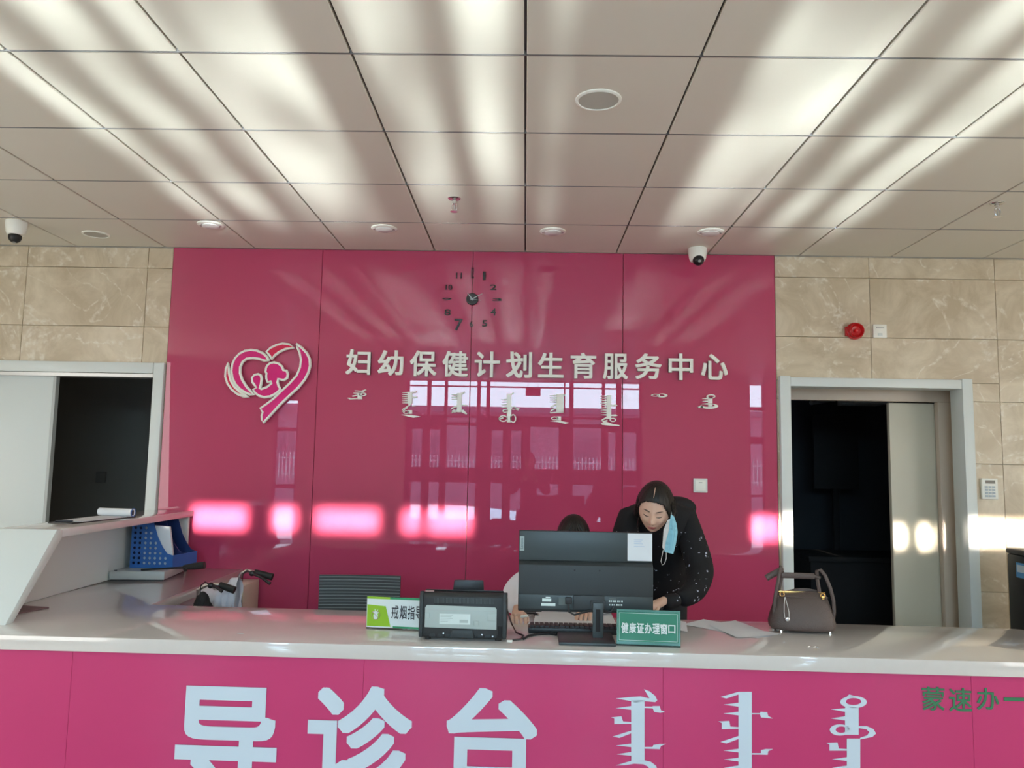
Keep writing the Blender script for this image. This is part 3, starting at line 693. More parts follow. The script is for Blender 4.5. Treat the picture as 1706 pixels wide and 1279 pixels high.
# local frame: x along counter, y towards the wall, front edge at y=0
TOPZ = .80
Mi = WM(ct).inverted()
def CL(p): return Mi @ Vector(p)
e1 = CL((-1.775, 3.79, 0)); e2 = CL((-1.79, D-.001, 0)); e3 = CL((-2.62, D-.001, 0))
top = [(-2.62, 0), (2.20, 0), (2.235, .01), (2.245, .04), (2.245, .60), (2.235, .635), (2.20, .645), (e1.x, .700), (e2.x, e2.y), (e3.x, e3.y)]
mb = MB().prism([(p[0], p[1]) for p in top], TOPZ-.055, TOPZ, axis=2)
obj('worktop', mb, M['white_stone'], ct, bevel=.003)
seams = [-2.60, -1.75, -.607, .536, 1.68, 2.22]
for a, b in zip(seams[:-1], seams[1:]):
    obj('front_panel', MB().box(a+.0003, b-.0003, .018, .04, .08, TOPZ-.0555), M['pink_fascia'], ct, bevel=.001, seg=1)
obj('plinth', MB().box(-2.58, 2.20, .05, .07, 0, .08), M['steel'], ct)
obj('carcass', MB().box(-2.58, 2.21, .041, .06, .08, TOPZ-.056).box(2.19, 2.215, .06, .60, 0, TOPZ-.056).box(-.62, -.60, .06, .55, 0, TOPZ-.056).box(.53, .55, .06, .55, 0, TOPZ-.056)
    .box(-2.58, -1.84, .72, .74, 0, TOPZ-.056), M['white_panel'], ct)
# raised left end: slanted board, ledge, back board, end board (world axes)
XB = -2.13
sl = [(3.285, TOPZ), (3.60, 1.163), (3.645, 1.163), (3.645, 1.125), (3.335, TOPZ)]
obj('slanted_board', MB().prism([(y, z) for y, z in sl], -2.75, XB, axis=0), M['white_panel'], ct, world=True, bevel=.002)
obj('ledge', MB().box(-2.41, XB, 3.646, D-.002, 1.125, 1.163), M['white_stone'], ct, world=True, bevel=.002)
obj('back_board', MB().prism([(3.36, TOPZ+.001), (D-.002, TOPZ+.001), (D-.002, 1.124), (3.66, 1.124)], -2.41, -2.355, axis=0), M['white_panel'], ct, world=True)
obj('end_board', MB().box(-2.354, XB-.01, 5.035, 5.06, TOPZ+.001, 1.124), M['white_panel'], ct, world=True, bevel=.002)
obj('wing_side', MB().box(-1.84, -1.82, 3.80, D-.01, 0, TOPZ-.056), M['white_panel'], ct, world=True)
# lettering on the front
CXv = Vector((math.cos(CR), math.sin(CR), 0)); CN = Vector((math.sin(CR), -math.cos(CR), 0))
FP = WM(ct) @ Vector((0, .018, .5))
fl = thing('counter_lettering', 'big pale-blue Chinese characters stuck on the magenta counter front', 'sign', WM(ct) @ Vector((-.6, .017, .5)), CR)
def fascia_glyph(ch, x0, y0, x1, aspect, m, parent, name='character', off=.026):
    a = UPn(x0, y0, FP, CN); b = UPn(x1, y0, FP, CN); W = (b-a).dot(CXv); Hh = W*aspect
    me = fit_text(ch, a - Z3*Hh + CN*.0005, CXv, Z3, W, Hh, CN, .002, off, 6)
    return obj(name, me, m, parent, world=True)
fascia_glyph('导', 298, 1141, 466, 1.02, M['white_film'], fl)
fascia_glyph('诊', 516, 1140, 688.6, 1.0, M['white_film'], fl)
fascia_glyph('台', 745.6, 1144, 896, 1.02, M['white_film'], fl)
gl = thing('green_lettering', 'small dark-green Chinese characters at the right end of the counter front', 'sign', WM(ct) @ Vector((1.6, .017, .65)), CR)
for ch, x0, x1, y0, asp in [('蒙', 1535, 1573, 1143, 1.02), ('速', 1580, 1618, 1145, 1.02), ('办', 1626, 1663, 1145, .98), ('一', 1672, 1716, 1161, .13)]:
    fascia_glyph(ch, x0, y0, x1, asp, M['green_film'], gl, off=.010)
ms = thing('counter_script', 'three columns of pale-blue vertical Mongolian script on the counter front', 'sign', WM(ct) @ Vector((.8, .017, .5)), CR)
# traced in 2.35x zoom pixels with origin (980,1100)
m1 = [bar(168, 220, 155, 395), [(108,148),(168,142),(205,140),(240,148),(222,118),(218,112),(240,120),(262,138),(270,155),(262,162),(240,160),(200,158),(190,166),(168,158)], [(108,186),(168,178),(168,192)], [(220,180),(252,180),(252,178),(280,178),(284,194),(300,200),(282,204),(258,200),(252,186),(220,185)],
      [(90,222),(130,218),(136,238),(168,240),(168,247),(102,248),(102,226)], [(168,274),(168,284),(122,302),(96,297)], [(110,332),(168,325),(168,338)], [(220,338),(252,338),(255,330),(280,326),(304,326),(284,334),(280,346),(222,344)], [(112,366),(168,358),(168,372)],
      [(168,392),(220,390),(245,396),(266,412),(275,440),(262,470),(235,486),(205,486),(225,470),(242,440),(235,415),(215,405),(180,403),(150,408),(108,410)], bar(168, 220, 486, 640)] + teeth(110, 168, [520, 555, 590], 14)
m2 = [bar(588, 640, 122, 700), [(518,142),(588,122),(588,132),(540,148)], [(530,172),(588,165),(588,180)], [(530,207),(588,200),(588,214)], [(640,206),(672,206),(674,200),(700,202),(704,216),(722,226),(695,224),(676,222),(672,210),(640,210)],
      [(510,238),(552,236),(556,258),(588,260),(588,266),(522,268),(522,244)], [(588,295),(588,306),(540,324),(518,318)], [(530,352),(588,345),(588,359)], [(640,362),(676,362),(676,350),(695,346),(722,346),(704,354),(702,368),(640,367)], [(532,387),(588,380),(588,394)], [(532,418),(588,411),(588,425)]] + teeth(530, 588, [460, 500, 540], 14)
m3 = [bar(1005, 1058, 182, 290), bar(1012, 1064, 305, 640), {'o': ell(1038, 162, 52, 24), 'hole': ell(1038, 160, 30, 14)}, [(1012,140),(1022,132),(1040,138),(1030,144)], [(950,190),(1005,186),(1005,200)], [(950,226),(1005,218),(1005,234)], {'o': ell(985, 271, 40, 22), 'hole': ell(990, 270, 22, 13)},
      [(1058,256),(1090,256),(1116,268),(1126,285),(1112,298),(1064,308),(1064,302),(1092,292),(1100,280),(1088,268),(1058,264)], [(932,322),(975,320),(980,344),(1012,346),(1012,352),(944,352),(944,328)], [(955,386),(1012,378),(1012,392)], [(955,418),(1012,411),(1012,425)]] + teeth(955, 1012, [460, 500, 540], 14)
for pl in (m1, m2, m3):
    mongol('script_column', ms, pl, 980, 1100, 2.35, FP, CXv, CN, .002, M['white_film'], .0005)

# ================================================================== ON THE COUNTER
CZ = TOPZ
def CP(x, y): return U(x, y, 2, CZ)
# ---- laser printer (its back faces us) --------------------------------
t = thing('laser_printer', 'black laser printer with pale grey rear plate, its back to us', 'printer', (-.235, 3.30, CZ), CR*.5)
# local: x -.17...17, y front(rear panel) -.12 .. .12, z 0...19
body = [(-.168, .012), (-.172, .03), (-.172, .165), (-.164, .186), (.160, .186), (.172, .172), (.172, .03), (.168, .012)]
obj('body', MB().prism([(-.118, .012), (-.122, .03), (-.120, .170), (-.108, .186), (-.08, .186), (.056, .143), (.062, .12), (.062, .012)], -.172, .172, axis=0), M['printer_black'], t, bevel=.006, seg=2)
obj('top_cover', MB().prism([(-.080, .187), (.048, .147), (.048, .152), (-.080, .193)], -.155, .158, axis=0), M['printer_black'], t, bevel=.002)
for s_ in (-1, 1): obj('side_cheek', MB().prism([(-.120, .012), (-.127, .03), (-.126, .168), (-.112, .190), (-.02, .176), (.0, .012)], .158*s_, .173*s_, axis=0), M['charcoal'], t, bevel=.003)
obj('pink_edge', MB().box(-.152, -.118, -.112, -.10, .186, .192), mat('worn_pink', (.30, .20, .20), .5), t, bevel=.001)
p = obj('rear_plate', MB().prism([(-.150, .052), (-.150, .128), (-.143, .138), (.128, .134), (.134, .126), (.134, .048)], -.124, -.1185, axis=1), M['printer_grey'], t, bevel=.0015)
obj('seam', MB().box(-.140, .125, -.1246, -.1238, .1185, .1198), M['steel'], p)
obj('label', MB().box(-.092, .030, -.1252, -.124, .066, .106), mat('label_white', (.66, .76, .75), .5), p)
mb = MB()
for i, (w_, z_) in enumerate([(.05, .099), (.044, .093), (.048, .087), (.038, .081), (.03, .075)]): mb.box(-.088, -.088+w_, -.1256, -.1252, z_, z_+.002)
mb.box(-.012, .022, -.1256, -.1252, .072, .084)
tag(obj('label_print', mb, M['printer_grey'], p), kind='stuff')
obj('power_socket', MB().box(.044, .064, -.1265, -.124, .062, .080), M['printer_grey'], p, bevel=.002)
obj('latch', MB().box(.098, .132, -.1262, -.124, .082, .108), M['printer_grey'], p, bevel=.002)
obj('latch', MB().box(-.148, -.132, -.1262, -.124, .086, .108), M['printer_grey'], p, bevel=.002)
mb = MB()
for k in range(46): mb.box(-.115+k*.0052, -.1128+k*.0052, -.1225, -.1178, .146, .166)
tag(obj('vent_slats', mb, mat('vent_grey', (.075, .085, .085), .5), t), kind='stuff')
mb = MB()
for k in range(24): mb.box(-.115+k*.0048, -.1122+k*.0048, -.1222, -.1178, .140, .144)
tag(obj('vent_slots', mb, M['black_matte'], t), kind='stuff')
obj('tray_handle', MB().prism([(-.048, .014), (-.040, .046), (.040, .046), (.048, .014)], -.128, -.117, axis=1), M['charcoal'], t, bevel=.003)
for x_ in (-.13, -.098, -.066, .06, .088, .112): obj('rear_rib', MB().box(x_, x_+.022, -.1215, -.1178, .016, .040), M['charcoal'], t, bevel=.002)
obj('port_block', MB().box(.138, .166, -.122, -.1175, .016, .062), M['black_matte'], t, bevel=.002)
for x_, z_ in ((-.075, .03), (.078, .028), (.120, .022)): obj('screw', MB().cyl((x_, -.123, z_), (x_, -.120, z_), .003, n=12), M['chrome'], t, smooth=True)
for x_ in (-.14, .14):
    for y_ in (-.09, .045): obj('foot', MB().cyl((x_, y_, 0), (x_, y_, .014), .012, n=16), M['rubber'], t, smooth=True)
a, b = U(757, 965, 1, 3.27), U(805, 1000, 1, 3.27)
obj('paper_tray', MB().prism([(a.x, a.z-.004), (a.x+.004, a.z), (b.x-.004, a.z), (b.x, a.z-.004), (b.x+.004, CZ+.16), (a.x-.006, CZ+.16)], 3.262, 3.268, axis=1), M['black'], t, world=True, bevel=.001)
# cables at the printer's right
tag(obj('printer_cable', MB().tube([U(843, 1000, 1, 3.16), U(846, 1020, 1, 3.14), CP(852, 1046)+Vector((0,0,.02)), CP(860, 1056)+Vector((0,0,.006)), CP(872, 1060)+Vector((0,0,.004)), CP(868, 1066)+Vector((0,0,.004)), CP(850, 1068)+Vector((0,0,.004))], .0035, 10), M['black'], smooth=True), 'thin dark cable dropping from the printer to the worktop', 'cable')
tag(obj('monitor_cable', MB().tube([CP(872, 1066)+Vector((0,0,.005)), CP(880, 1061)+Vector((0,0,.005)), CP(895, 1058)+Vector((0,0,.005)), CP(915, 1057)+Vector((0,0,.005)), CP(927, 1059)+Vector((0,0,.005))], .005, 10), M['black'], smooth=True), 'black cable lying on the worktop left of the monitor foot', 'cable')
tag(obj('cable_plug', MB().box(-.011, .011, -.005, .005, 0, .008), M['white_letter'], bevel=.002), 'tiny white plug on the worktop beside the printer', 'plug').location = CP(849, 1069)

# ---- monitor -----------------------------------------------------------
t = thing('monitor', 'large black computer monitor seen from behind, a white sheet taped on', 'monitor', (.252, 3.25, CZ), -.012)
A, B, C_ = U(866, 882, 1, 3.25), U(1088, 888, 1, 3.25), U(1086, 1017, 1, 3.25)
mw, z1_, z0_ = (B.x-A.x), (A.z+B.z)/2-CZ, U(975, 1019, 1, 3.25).z-CZ
zm = U(975, 936, 1, 3.25).z-CZ
obj('screen_panel', MB().box(-mw/2, mw/2, .002, .012, z0_, z1_), M['black'], t, bevel=.002)
obj('upper_back', MB().box(-mw/2+.002, mw/2-.002, -.004, .002, zm+.004, z1_-.002), M['charcoal2'], t, bevel=.0015)
lb = obj('lower_back', MB().prism([(-.026, zm-.012), (-.004, zm+.003), (.001, zm+.003), (.001, z0_+.002), (-.018, z0_+.002), (-.026, z0_+.02)], -mw/2+.002, mw/2-.002, axis=0), M['charcoal'], t, bevel=.0015)
obj('lower_strip', MB().box(-mw/2+.004, mw/2-.004, -.0275, -.025, z0_+.012, z0_+.068), M['charcoal2'], lb, bevel=.001)
for x_ in (-.045, .055): obj('screw_hole', MB().cyl((x_, -.0268, zm-.03), (x_, -.0255, zm-.03), .0032, n=12), M['black_matte'], lb)
obj('column_socket', MB().box(-.05, .075, -.034, -.02, z0_+.012, z0_+.07), M['charcoal'], lb, bevel=.004)
# stand
nx = .048
obj('stand_column', MB().box(nx-.021, nx+.021, -.052, -.036, .02, z0_+.045), M['charcoal2'], t, bevel=.003)
obj('stand_slot', MB().box(nx-.009, nx+.009, -.0535, -.0515, .045, z0_+.02), M['black_matte'], t, bevel=.001)
obj('stand_bridge', MB().box(nx-.03, nx+.03, -.04, -.02, z0_+.015, z0_+.05), M['charcoal'], t, bevel=.003)
bl, br = CP(932, 1076), CP(1027, 1078)
obj('stand_base', MB().box(-.108, .115, -.105, .10, 0, .013), M['charcoal2'], t, bevel=.004)
obj('sheet', MB().box(mw/2-.102, mw/2-.003, -.0052, -.0042, z1_-.113, z1_-.004), M['paper'], t)
mb = MB()
for i, (w_, z_) in enumerate([(.035, .030), (.03, .038), (.036, .046), (.042, .056)]): mb.box(mw/2-.076, mw/2-.076+w_, -.0055, -.0052, z1_-z_, z1_-z_+.0018)
tag(obj('sheet_print', mb, mat('faint_ink', (.42, .55, .72), .7), t), kind='stuff')
bd = obj('brand_label', MB().box(-mw/2+.003, -mw/2+.021, -.0058, -.0042, z1_-.082, z1_-.024), mat('label_grey', (.36, .44, .44), .5), t, bevel=.0005)
# word runs bottom to top
me = fit_text('Lenovo', Vector((-mw/2+.0165, -.0058, z1_-.074)), Vector((0,0,1)), Vector((-1,0,0)), .042, .010, Vector((0,-1,0)), .0008, .02)
obj('brand_name', me, mat('label_dark', (.12, .16, .17), .5), bd)
me = None
for x0, x1, a_, b_, mk in [(-.174, -.138, .048, .060, 'label_white'), (-.178, -.121, .031, .042, 'label_white'), (-.160, -.142, .0625, .0665, 'label_white'), (-.108, -.075, .036, .066, 'label_grey'), (.045, .072, .058, .066, 'label_grey'), (.045, .060, .034, .052, 'label_grey'), (.064, .076, .036, .050, 'label_grey'), (.095, .120, .062, .066, 'label_grey')]:
    obj('sticker', MB().box(x0, x1, -.0285, -.0272, z0_+a_-.006, z0_+b_-.006), bpy.data.materials[mk] if mk != 'label_grey' else mat('label_dim', (.10, .13, .13), .5), lb)
for k, (x_, z_) in enumerate([(.092, .052), (.101, .052), (.109, .052), (.117, .052), (.126, .052), (.134, .052), (.142, .052), (.094, .038), (.104, .038), (.113, .038), (.122, .038), (.131, .038), (.140, .038)]):
    obj('mark', MB().box(x_, x_+.006-.002*(k % 2), -.0285, -.0272, z0_+z_-.006, z0_+z_), bpy.data.materials['label_white'], lb)
for s0, s1 in (((-.085, -.03, z0_+.055), (nx-.01, -.04, z0_+.02)),):
    obj('power_plug', MB().box(-.082, -.055, -.040, -.026, z0_+.035, z0_+.062), M['black'], lb, bevel=.003)
obj('cable', MB().tube([(-.07, -.034, z0_+.04), (-.066, -.036, z0_+.005), (-.045, -.036, z0_-.006), (-.01, -.036, z0_+.004), (.03, -.045, z0_+.016), (.06, -.04, z0_+.016), (.10, -.036, z0_+.008), (.112, -.032, z0_+.03)], .004, 8), M['black'], t, smooth=True)
# ---- keyboard ------------------------------------------------------------
k0, k1 = CP(882, 1057), CP(1030, 1062)
t = thing('keyboard', 'black keyboard lying behind the monitor foot', 'keyboard', (.24, 3.43, CZ), .0)
obj('case', MB().prism([(-.075, 0), (-.075, .024), (.07, .010), (.07, 0)], -.215, .215, axis=0), M['black'], t, bevel=.004)
mb = MB()
for r_ in range(6):
    y_ = -.066+r_*.0215; z_ = .0225-r_*.0021
    for k in range(20):
        x_ = -.207+k*.0208; mb.box(x_, x_+.0165, y_, y_+.017, z_, z_+.009)
tag(obj('keys', mb, M['key_cap'], t), kind='stuff')
# ---- sign holders ---------------------------------------------------------
def sign_stand(name, label, p_l, p_r, p_top, wall, rz, face_m, deep=.05):
    l, r = CP(*p_l), CP(*p_r); W = (r-l).length; t = thing(name, label, 'sign', (l+r)/2, math.atan2(r.y-l.y, r.x-l.x))
    zt = U(p_top[0], p_top[1], 1, l.y).z - CZ
    return t, W, zt
t, W, zt = sign_stand('desk_sign', 'dark green counter sign with white lettering in a clear stand', (1027, 1075), (1134, 1079), (1030, 1014), 0, 0, None)
obj('clear_front', MB().box(-W/2, W/2, -.002, .001, .006, zt), M['acrylic'], t, bevel=.0006, seg=1)
obj('clear_foot', MB().box(-W/2, W/2, -.002, .06, 0, .004), M['acrylic'], t, bevel=.0006, seg=1)
obj('backing', MB().box(-W/2+.001, W/2-.001, .0015, .003, .006, zt-.001), M['sign_white'], t)
g0, g1, h0, h1 = -W/2+.006, W/2-.008, .018, zt-.009
obj('green_card', MB().box(g0, g1, -.0032, -.0022, h0, h1), M['green_sign'], t)
mb = MB(); e_ = .004; lw = .0012
for (a, b, c, d) in [(g0+e_, g1-e_, h0+e_, h0+e_+lw), (g0+e_, g1-e_, h1-e_-lw, h1-e_), (g0+e_, g0+e_+lw, h0+e_, h1-e_), (g1-e_-lw, g1-e_, h0+e_, h1-e_)]: mb.box(a, b, -.0037, -.0032, c, d)
obj('border', mb, M['sign_white'], t)
cw = (g1-g0-.022)/7
for i, ch in enumerate('健康证办理窗口'):
    x_ = g0+.011+i*cw
    me = fit_text(ch, Vector((x_+.0015, -.0032, h0+.032 if ch != '口' else h0+.036)), X3, Z3, cw-.003, .040 if ch != '口' else .032, NF, .0012, .02)
    obj('character', me, M['sign_white'], t)
t, W0, zt = sign_stand('desk_sign', 'white and lime green sign half hidden behind the printer', (610, 1047), (700, 1051), (612, 992), 0, 0, None)
W = W0
x_r = W/2+.17
obj('clear_front', MB().box(-W/2, x_r, -.002, .001, .004, zt), M['acrylic'], t, bevel=.0006, seg=1)
obj('clear_foot', MB().box(-W/2, x_r, -.002, .06, 0, .004), M['acrylic'], t, bevel=.0006, seg=1)
obj('card', MB().box(-W/2+.001, x_r-.001, -.003, -.002, .008, zt-.002), M['sign_white'], t)
hh = zt-.010
def zf(f): return .008+hh*f
obj('lime_block', MB().prism([(-W/2+.003, zf(.04)), (-W/2+.105, zf(.04)), (-W/2+.082, zf(.70)), (-W/2+.003, zf(.74))], -.0036, -.003, axis=1), M['lime'], t)
obj('lime_band', MB().box(-W/2+.001, -W/2+.10, -.0036, -.003, zf(.93), zf(1)), M['lime'], t)
obj('green_band', MB().box(-W/2+.10, x_r-.001, -.0036, -.003, zf(.93), zf(1)), M['sign_green'], t)
obj('green_band', MB().box(-W/2+.115, x_r-.001, -.0036, -.003, zf(0), zf(.06)), M['sign_green'], t)
ring_c = Vector((-W/2+.040, -.0042, zf(.40)))
mb = MB(); mb.tube([ring_c+Vector((.018*math.cos(a), 0, .018*math.sin(a))) for a in [i*2*PI/24 for i in range(26)]], .0012, 6, cap=False, up=Vector((0, 1, 0)))
obj('no_smoking_ring', mb, M['tan'], t)
obj('leaf_motif', on_plane(curve_mesh([[(-.006,-.018),(.006,-.018),(.010,-.004),(.008,.006),(.016,.012),(.008,.012),(.010,.024),(.002,.014),(-.004,.026),(-.005,.013),(-.014,.016),(-.008,.006),(-.010,-.004)]], .0005), ring_c+Vector((0,.0004,0)), X3, Z3, NF), M['sign_white'], t)
obj('slash', MB().tube([ring_c+Vector((-.013, -.0005, .013)), ring_c+Vector((.013, -.0005, -.013))], .001, 6), M['tan'], t)
x_ = -W/2+.108
for i, ch in enumerate('戒烟指导'):
    me = fit_text(ch, Vector((x_+i*.0345, -.003, zf(.30))), X3, Z3, .030, zf(.74)-zf(.30), NF, .001, .012)
    obj('character', me, M['ink'], t)
# ---- papers -----------------------------------------------------------------
def sheet(name, label, pts, z, m='paper', cat='paper', curl=0, group=None, th=.0006):
    P = [U(x, y, 2, CZ+z) for x, y in pts]; c = sum(P, Vector())/len(P)
    mb = MB(); n = 8; vs = []
    for i in range(n+1):
        for j in range(n+1):
            u_, v_ = i/n, j/n
            q = P[0]*(1-u_)*(1-v_)+P[1]*u_*(1-v_)+P[2]*u_*v_+P[3]*(1-u_)*v_
            q = q + Vector((0, 0, curl*(u_*(1-u_)*2)**2 + .0006*math.sin(9*u_+5*v_))); vs.append(q)
    for d_ in (0, th):
        b0 = len(mb.v); mb.v += [q+Vector((0,0,d_)) for q in vs]
        mb.f += [(b0+i*(n+1)+j, b0+(i+1)*(n+1)+j, b0+(i+1)*(n+1)+j+1, b0+i*(n+1)+j+1) for i in range(n) for j in range(n)]
    o = obj(name, mb, M[m], smooth=True, angle=60)
    return tag(o, label, cat, group)
sheet('paper_sheet', 'white paper sheet lying behind the monitor under the hands', [(888, 1040), (1027, 1040), (1018, 1021), (893, 1019)], .006)
sheet('paper_sheet', 'lower printed sheet fanned out between green sign and handbag', [(1138, 1040), (1262, 1063), (1300, 1056), (1172, 1031)], .001)
o = sheet('paper_sheet', 'upper sheet of the fanned papers beside the handbag', [(1180, 1040), (1228, 1062), (1292, 1058), (1225, 1033)], .0035)
sheet('paper_sheet', 'crumpled white paper edge behind the green sign', [(1108, 1049), (1146, 1053), (1143, 1036), (1100, 1030)], .004, curl=.02)
tag(obj('crumpled_tissue', MB().prism([(0,0),(.006,.02),(.010,.014),(.016,.028),(.02,.012),(.028,0)], 0, .012, axis=1), M['paper'], bevel=.001), 'small white paper scrap standing beside the writing hand', 'paper').location = U(1112, 1014, 1, 3.66)
bpy.data.objects['crumpled_tissue'].location.z = CZ+.002
t = thing('adhesive_tape_bit', 'tiny dark scrap stuck on the worktop at left', 'scrap', CP(400, 1055))
obj('scrap', MB().prism([(-.014,-.003),(-.004,-.005),(.016,-.002),(.012,.004),(-.01,.003)], 0, .0015, axis=2), M['printer_grey'], t)
t = thing('small_clip', 'tiny silver clip on the worktop in front of the handbag', 'clip', CP(1355, 1079))
obj('wire', MB().tube([(-.022,0,.003),(-.012,.004,.004),(0,-.002,.003),(.010,.002,.004)], .0018, 8), M['chrome'], t, smooth=True)
obj('cap', MB().lathe([(.006,0),(.0065,.003),(.004,.005),(.001,.005)], (.016,0,0)), M['steel'], t, smooth=True)
t = thing('pen', 'small black pen lying on the sheet behind the monitor', 'pen', CP(893, 1027)+Vector((0,0,.012)), -.9)
obj('barrel', MB().tube([(-.018,0,0),(.018,0,0)], .005, 10), M['black'], t, smooth=True)
obj('tip', MB().tube([(.018,0,0),(.026,0,0)], [.0045, .001], 10), M['chrome'], t, smooth=True)
# ---- handbag ---------------------------------------------------------------
hb = thing('handbag', 'taupe leather handbag with two arched handles on the worktop', 'bag', (1.215, 3.53, CZ), -.10)
def bagshape():
    # stacked rounded rectangles from base to top
    mb = MB(); n = 40; lev = [(.012, .120, .064), (.004, .132, .070), (.010, .137, .074), (.035, .139, .076), (.07, .130, .070), (.11, .119, .056), (.145, .108, .036), (.165, .103, .018), (.172, .100, .006)]
    hs = [.010, .012, .020, .04, .075, .110, .140, .158, .165]
    for (z_, a, b), h in zip(lev, hs):
        for i in range(n):
            an = 2*PI*i/n; c, s_ = math.cos(an), math.sin(an); p_ = 3.2
            x = a*math.copysign(abs(c)**(2/p_), c); y = b*math.copysign(abs(s_)**(2/p_), s_)
            sag = .012*math.exp(-(x/.05)**2)*(h/.165) if h > .1 else 0
            mb.v.append(Vector((x, y, h - .0*sag + .004*math.sin(x*30+h*40)*(h > .13))))
    for j in range(len(lev)-1):
        for i in range(n):
            a = j*n+i; b = j*n+(i+1) % n; mb.f.append((a, b, b+n, a+n))
    mb.f.append(tuple(range(n-1, -1, -1))); e = (len(lev)-1)*n; mb.f.append(tuple(e+i for i in range(n)))
    return mb
bo = obj('body', bagshape(), M['leather'], hb, smooth=True, angle=70)
obj('back_flap', MB().prism([(-.088,.150),(-.06,.166),(-.015,.178),(.03,.180),(.07,.174),(.098,.156)], .012, .022, axis=1), M['leather'], hb, bevel=.003)
obj('piping', MB().tube([Vector((x, -.030+.000, .150-.004*math.cos(x*14))) for x in [-.105+.21*i/16 for i in range(17)]], .0022, 8), M['leather'], hb, smooth=True)
obj('zip', MB().box(-.096, .10, -.006, .004, .160, .168), M['gold'], hb, bevel=.001)
def strap(pts, w_, th, nm, m=M['leather'], par=hb):
    mb = MB(); mb.tube([Vector(p_) for p_ in pts], w_, 10, r2=th, up=Vector((1, 0, 0)) if False else Vector((0, 1, 0)))
    return obj(nm, mb, m, par, smooth=True, angle=60)
def arch(x0, x1, xt, yb, zb, zt, lean, n=18):
    out = []
    for i in range(n+1):
        t_ = i/n; a = PI*(1-t_)
        out.append((xt + (x1-x0)/2*math.cos(a), yb + lean*math.sin(a), zb + (zt-zb)*math.sin(a)**.8))
    return out
# left pair strap rises at the left end, right one arches at the right end
strap([(-.118,-.03,.060),(-.123,-.035,.09),(-.117,-.04,.15),(-.105,-.04,.21),(-.096,-.035,.255),(-.088,-.02,.272),(-.078,0,.262),(-.080,.01,.22),(-.090,.02,.165)], .0075, .006, 'handle')
strap([(.124,-.03,.055),(.128,-.035,.09),(.125,-.04,.14),(.112,-.04,.195),(.094,-.035,.243),(.078,-.025,.266),(.066,-.01,.258),(.070,0,.22),(.080,.005,.160)], .0075, .006, 'handle')
strap([(-.150,-.02,.222),(-.135,-.02,.232),(-.105,-.018,.248),(-.08,-.016,.262)], .014, .008, 'shoulder_strap_end')
strap([(-.085,-.012,.236),(-.05,-.01,.236),(0,-.01,.236),(.045,-.01,.236),(.056,-.01,.236)], .0125, .005, 'shoulder_strap')
strap([(.056,-.01,.236),(.072,-.012,.232),(.080,-.014,.230)], .006, .004, 'strap_loop')
for x_ in (-.088, .082): obj('strap_ring', MB().tube([(x_+.009*math.cos(a), -.034, .158+.009*math.sin(a)) for a in [i*2*PI/14 for i in range(16)]], .0022, 8, cap=False, up=Vector((0,1,0))), M['gold'], hb, smooth=True)
obj('lock', MB().box(.078, .088, -.04, -.032, .142, .156), M['gold'], hb, bevel=.002)
ch_ = [(-.082,-.062,.150),(-.088,-.073,.12),(-.090,-.080,.09),(-.088,-.084,.068),(-.080,-.086,.058),(-.071,-.085,.066),(-.070,-.080,.09),(-.075,-.072,.12),(-.080,-.062,.150)]
obj('key_loop', MB().tube([Vector(p_) for p_ in ch_], .0016, 8, up=Vector((0,1,0))), M['steel'], hb, smooth=True)
obj('charm', MB().lathe_e(Vector((-.078, -.088, .062)), (.009, .003, .009), 16, 10), M['chrome'], hb, smooth=True)
for x_ in (-.098, .105):
    for y_ in (-.050, .050): obj('foot_stud', MB().lathe([(.006,0),(.006,.004),(.004,.011)], (x_, y_, 0)), M['chrome'], hb, smooth=True)
# ---- side counter: flat box, file holder, note slip ----------------------------
t = thing('flat_box', 'flat silver-grey box lying on the side counter', 'box', (-2.20, 4.72, CZ), 0)
BW = [CP(180, 967), CP(275, 967), CP(308, 950)]
vx = [(BW[0].x, 4.50), (BW[1].x, 4.53), (BW[2].x+.02, 4.93), (-2.345, 4.93)]
vx[0] = (-2.345, 4.50)
obj('shell', MB().prism(vx, CZ+.006, CZ+.052, axis=2), M['silver'], t, world=True, bevel=.003)
obj('base', MB().prism([(x*1.0+(.006 if x < -2.2 else -.006), y+.004*(1 if y < 4.7 else -1)) for x, y in vx], CZ, CZ+.006, axis=2), M['black'], t, world=True)
obj('button', MB().cyl((-2.325, 4.53, CZ+.052), (-2.325, 4.53, CZ+.056), .008, n=16), M['black'], t, world=True, smooth=True)
t = thing('magazine_file', 'blue perforated plastic file holder holding white papers', 'file holder', (-2.1, 4.75, CZ+.052), 0)
F0, F1, F2 = U(219, 947, 2, CZ+.053), U(290, 946, 2, CZ+.053), U(328, 939, 2, CZ+.053)
bz = CZ+.053; fy = 4.66; by = 4.90
xl = U(219, 900, 1, fy).x; xr = U(290, 900, 1, fy).x; x2 = U(329, 900, 1, by).x; xl2 = xl + (x2-xr)
ztop = min(1.12, U(230, 868, 1, fy).z); zlow = U(290, 925, 1, fy).z; zs = U(250, 872, 1, fy).z
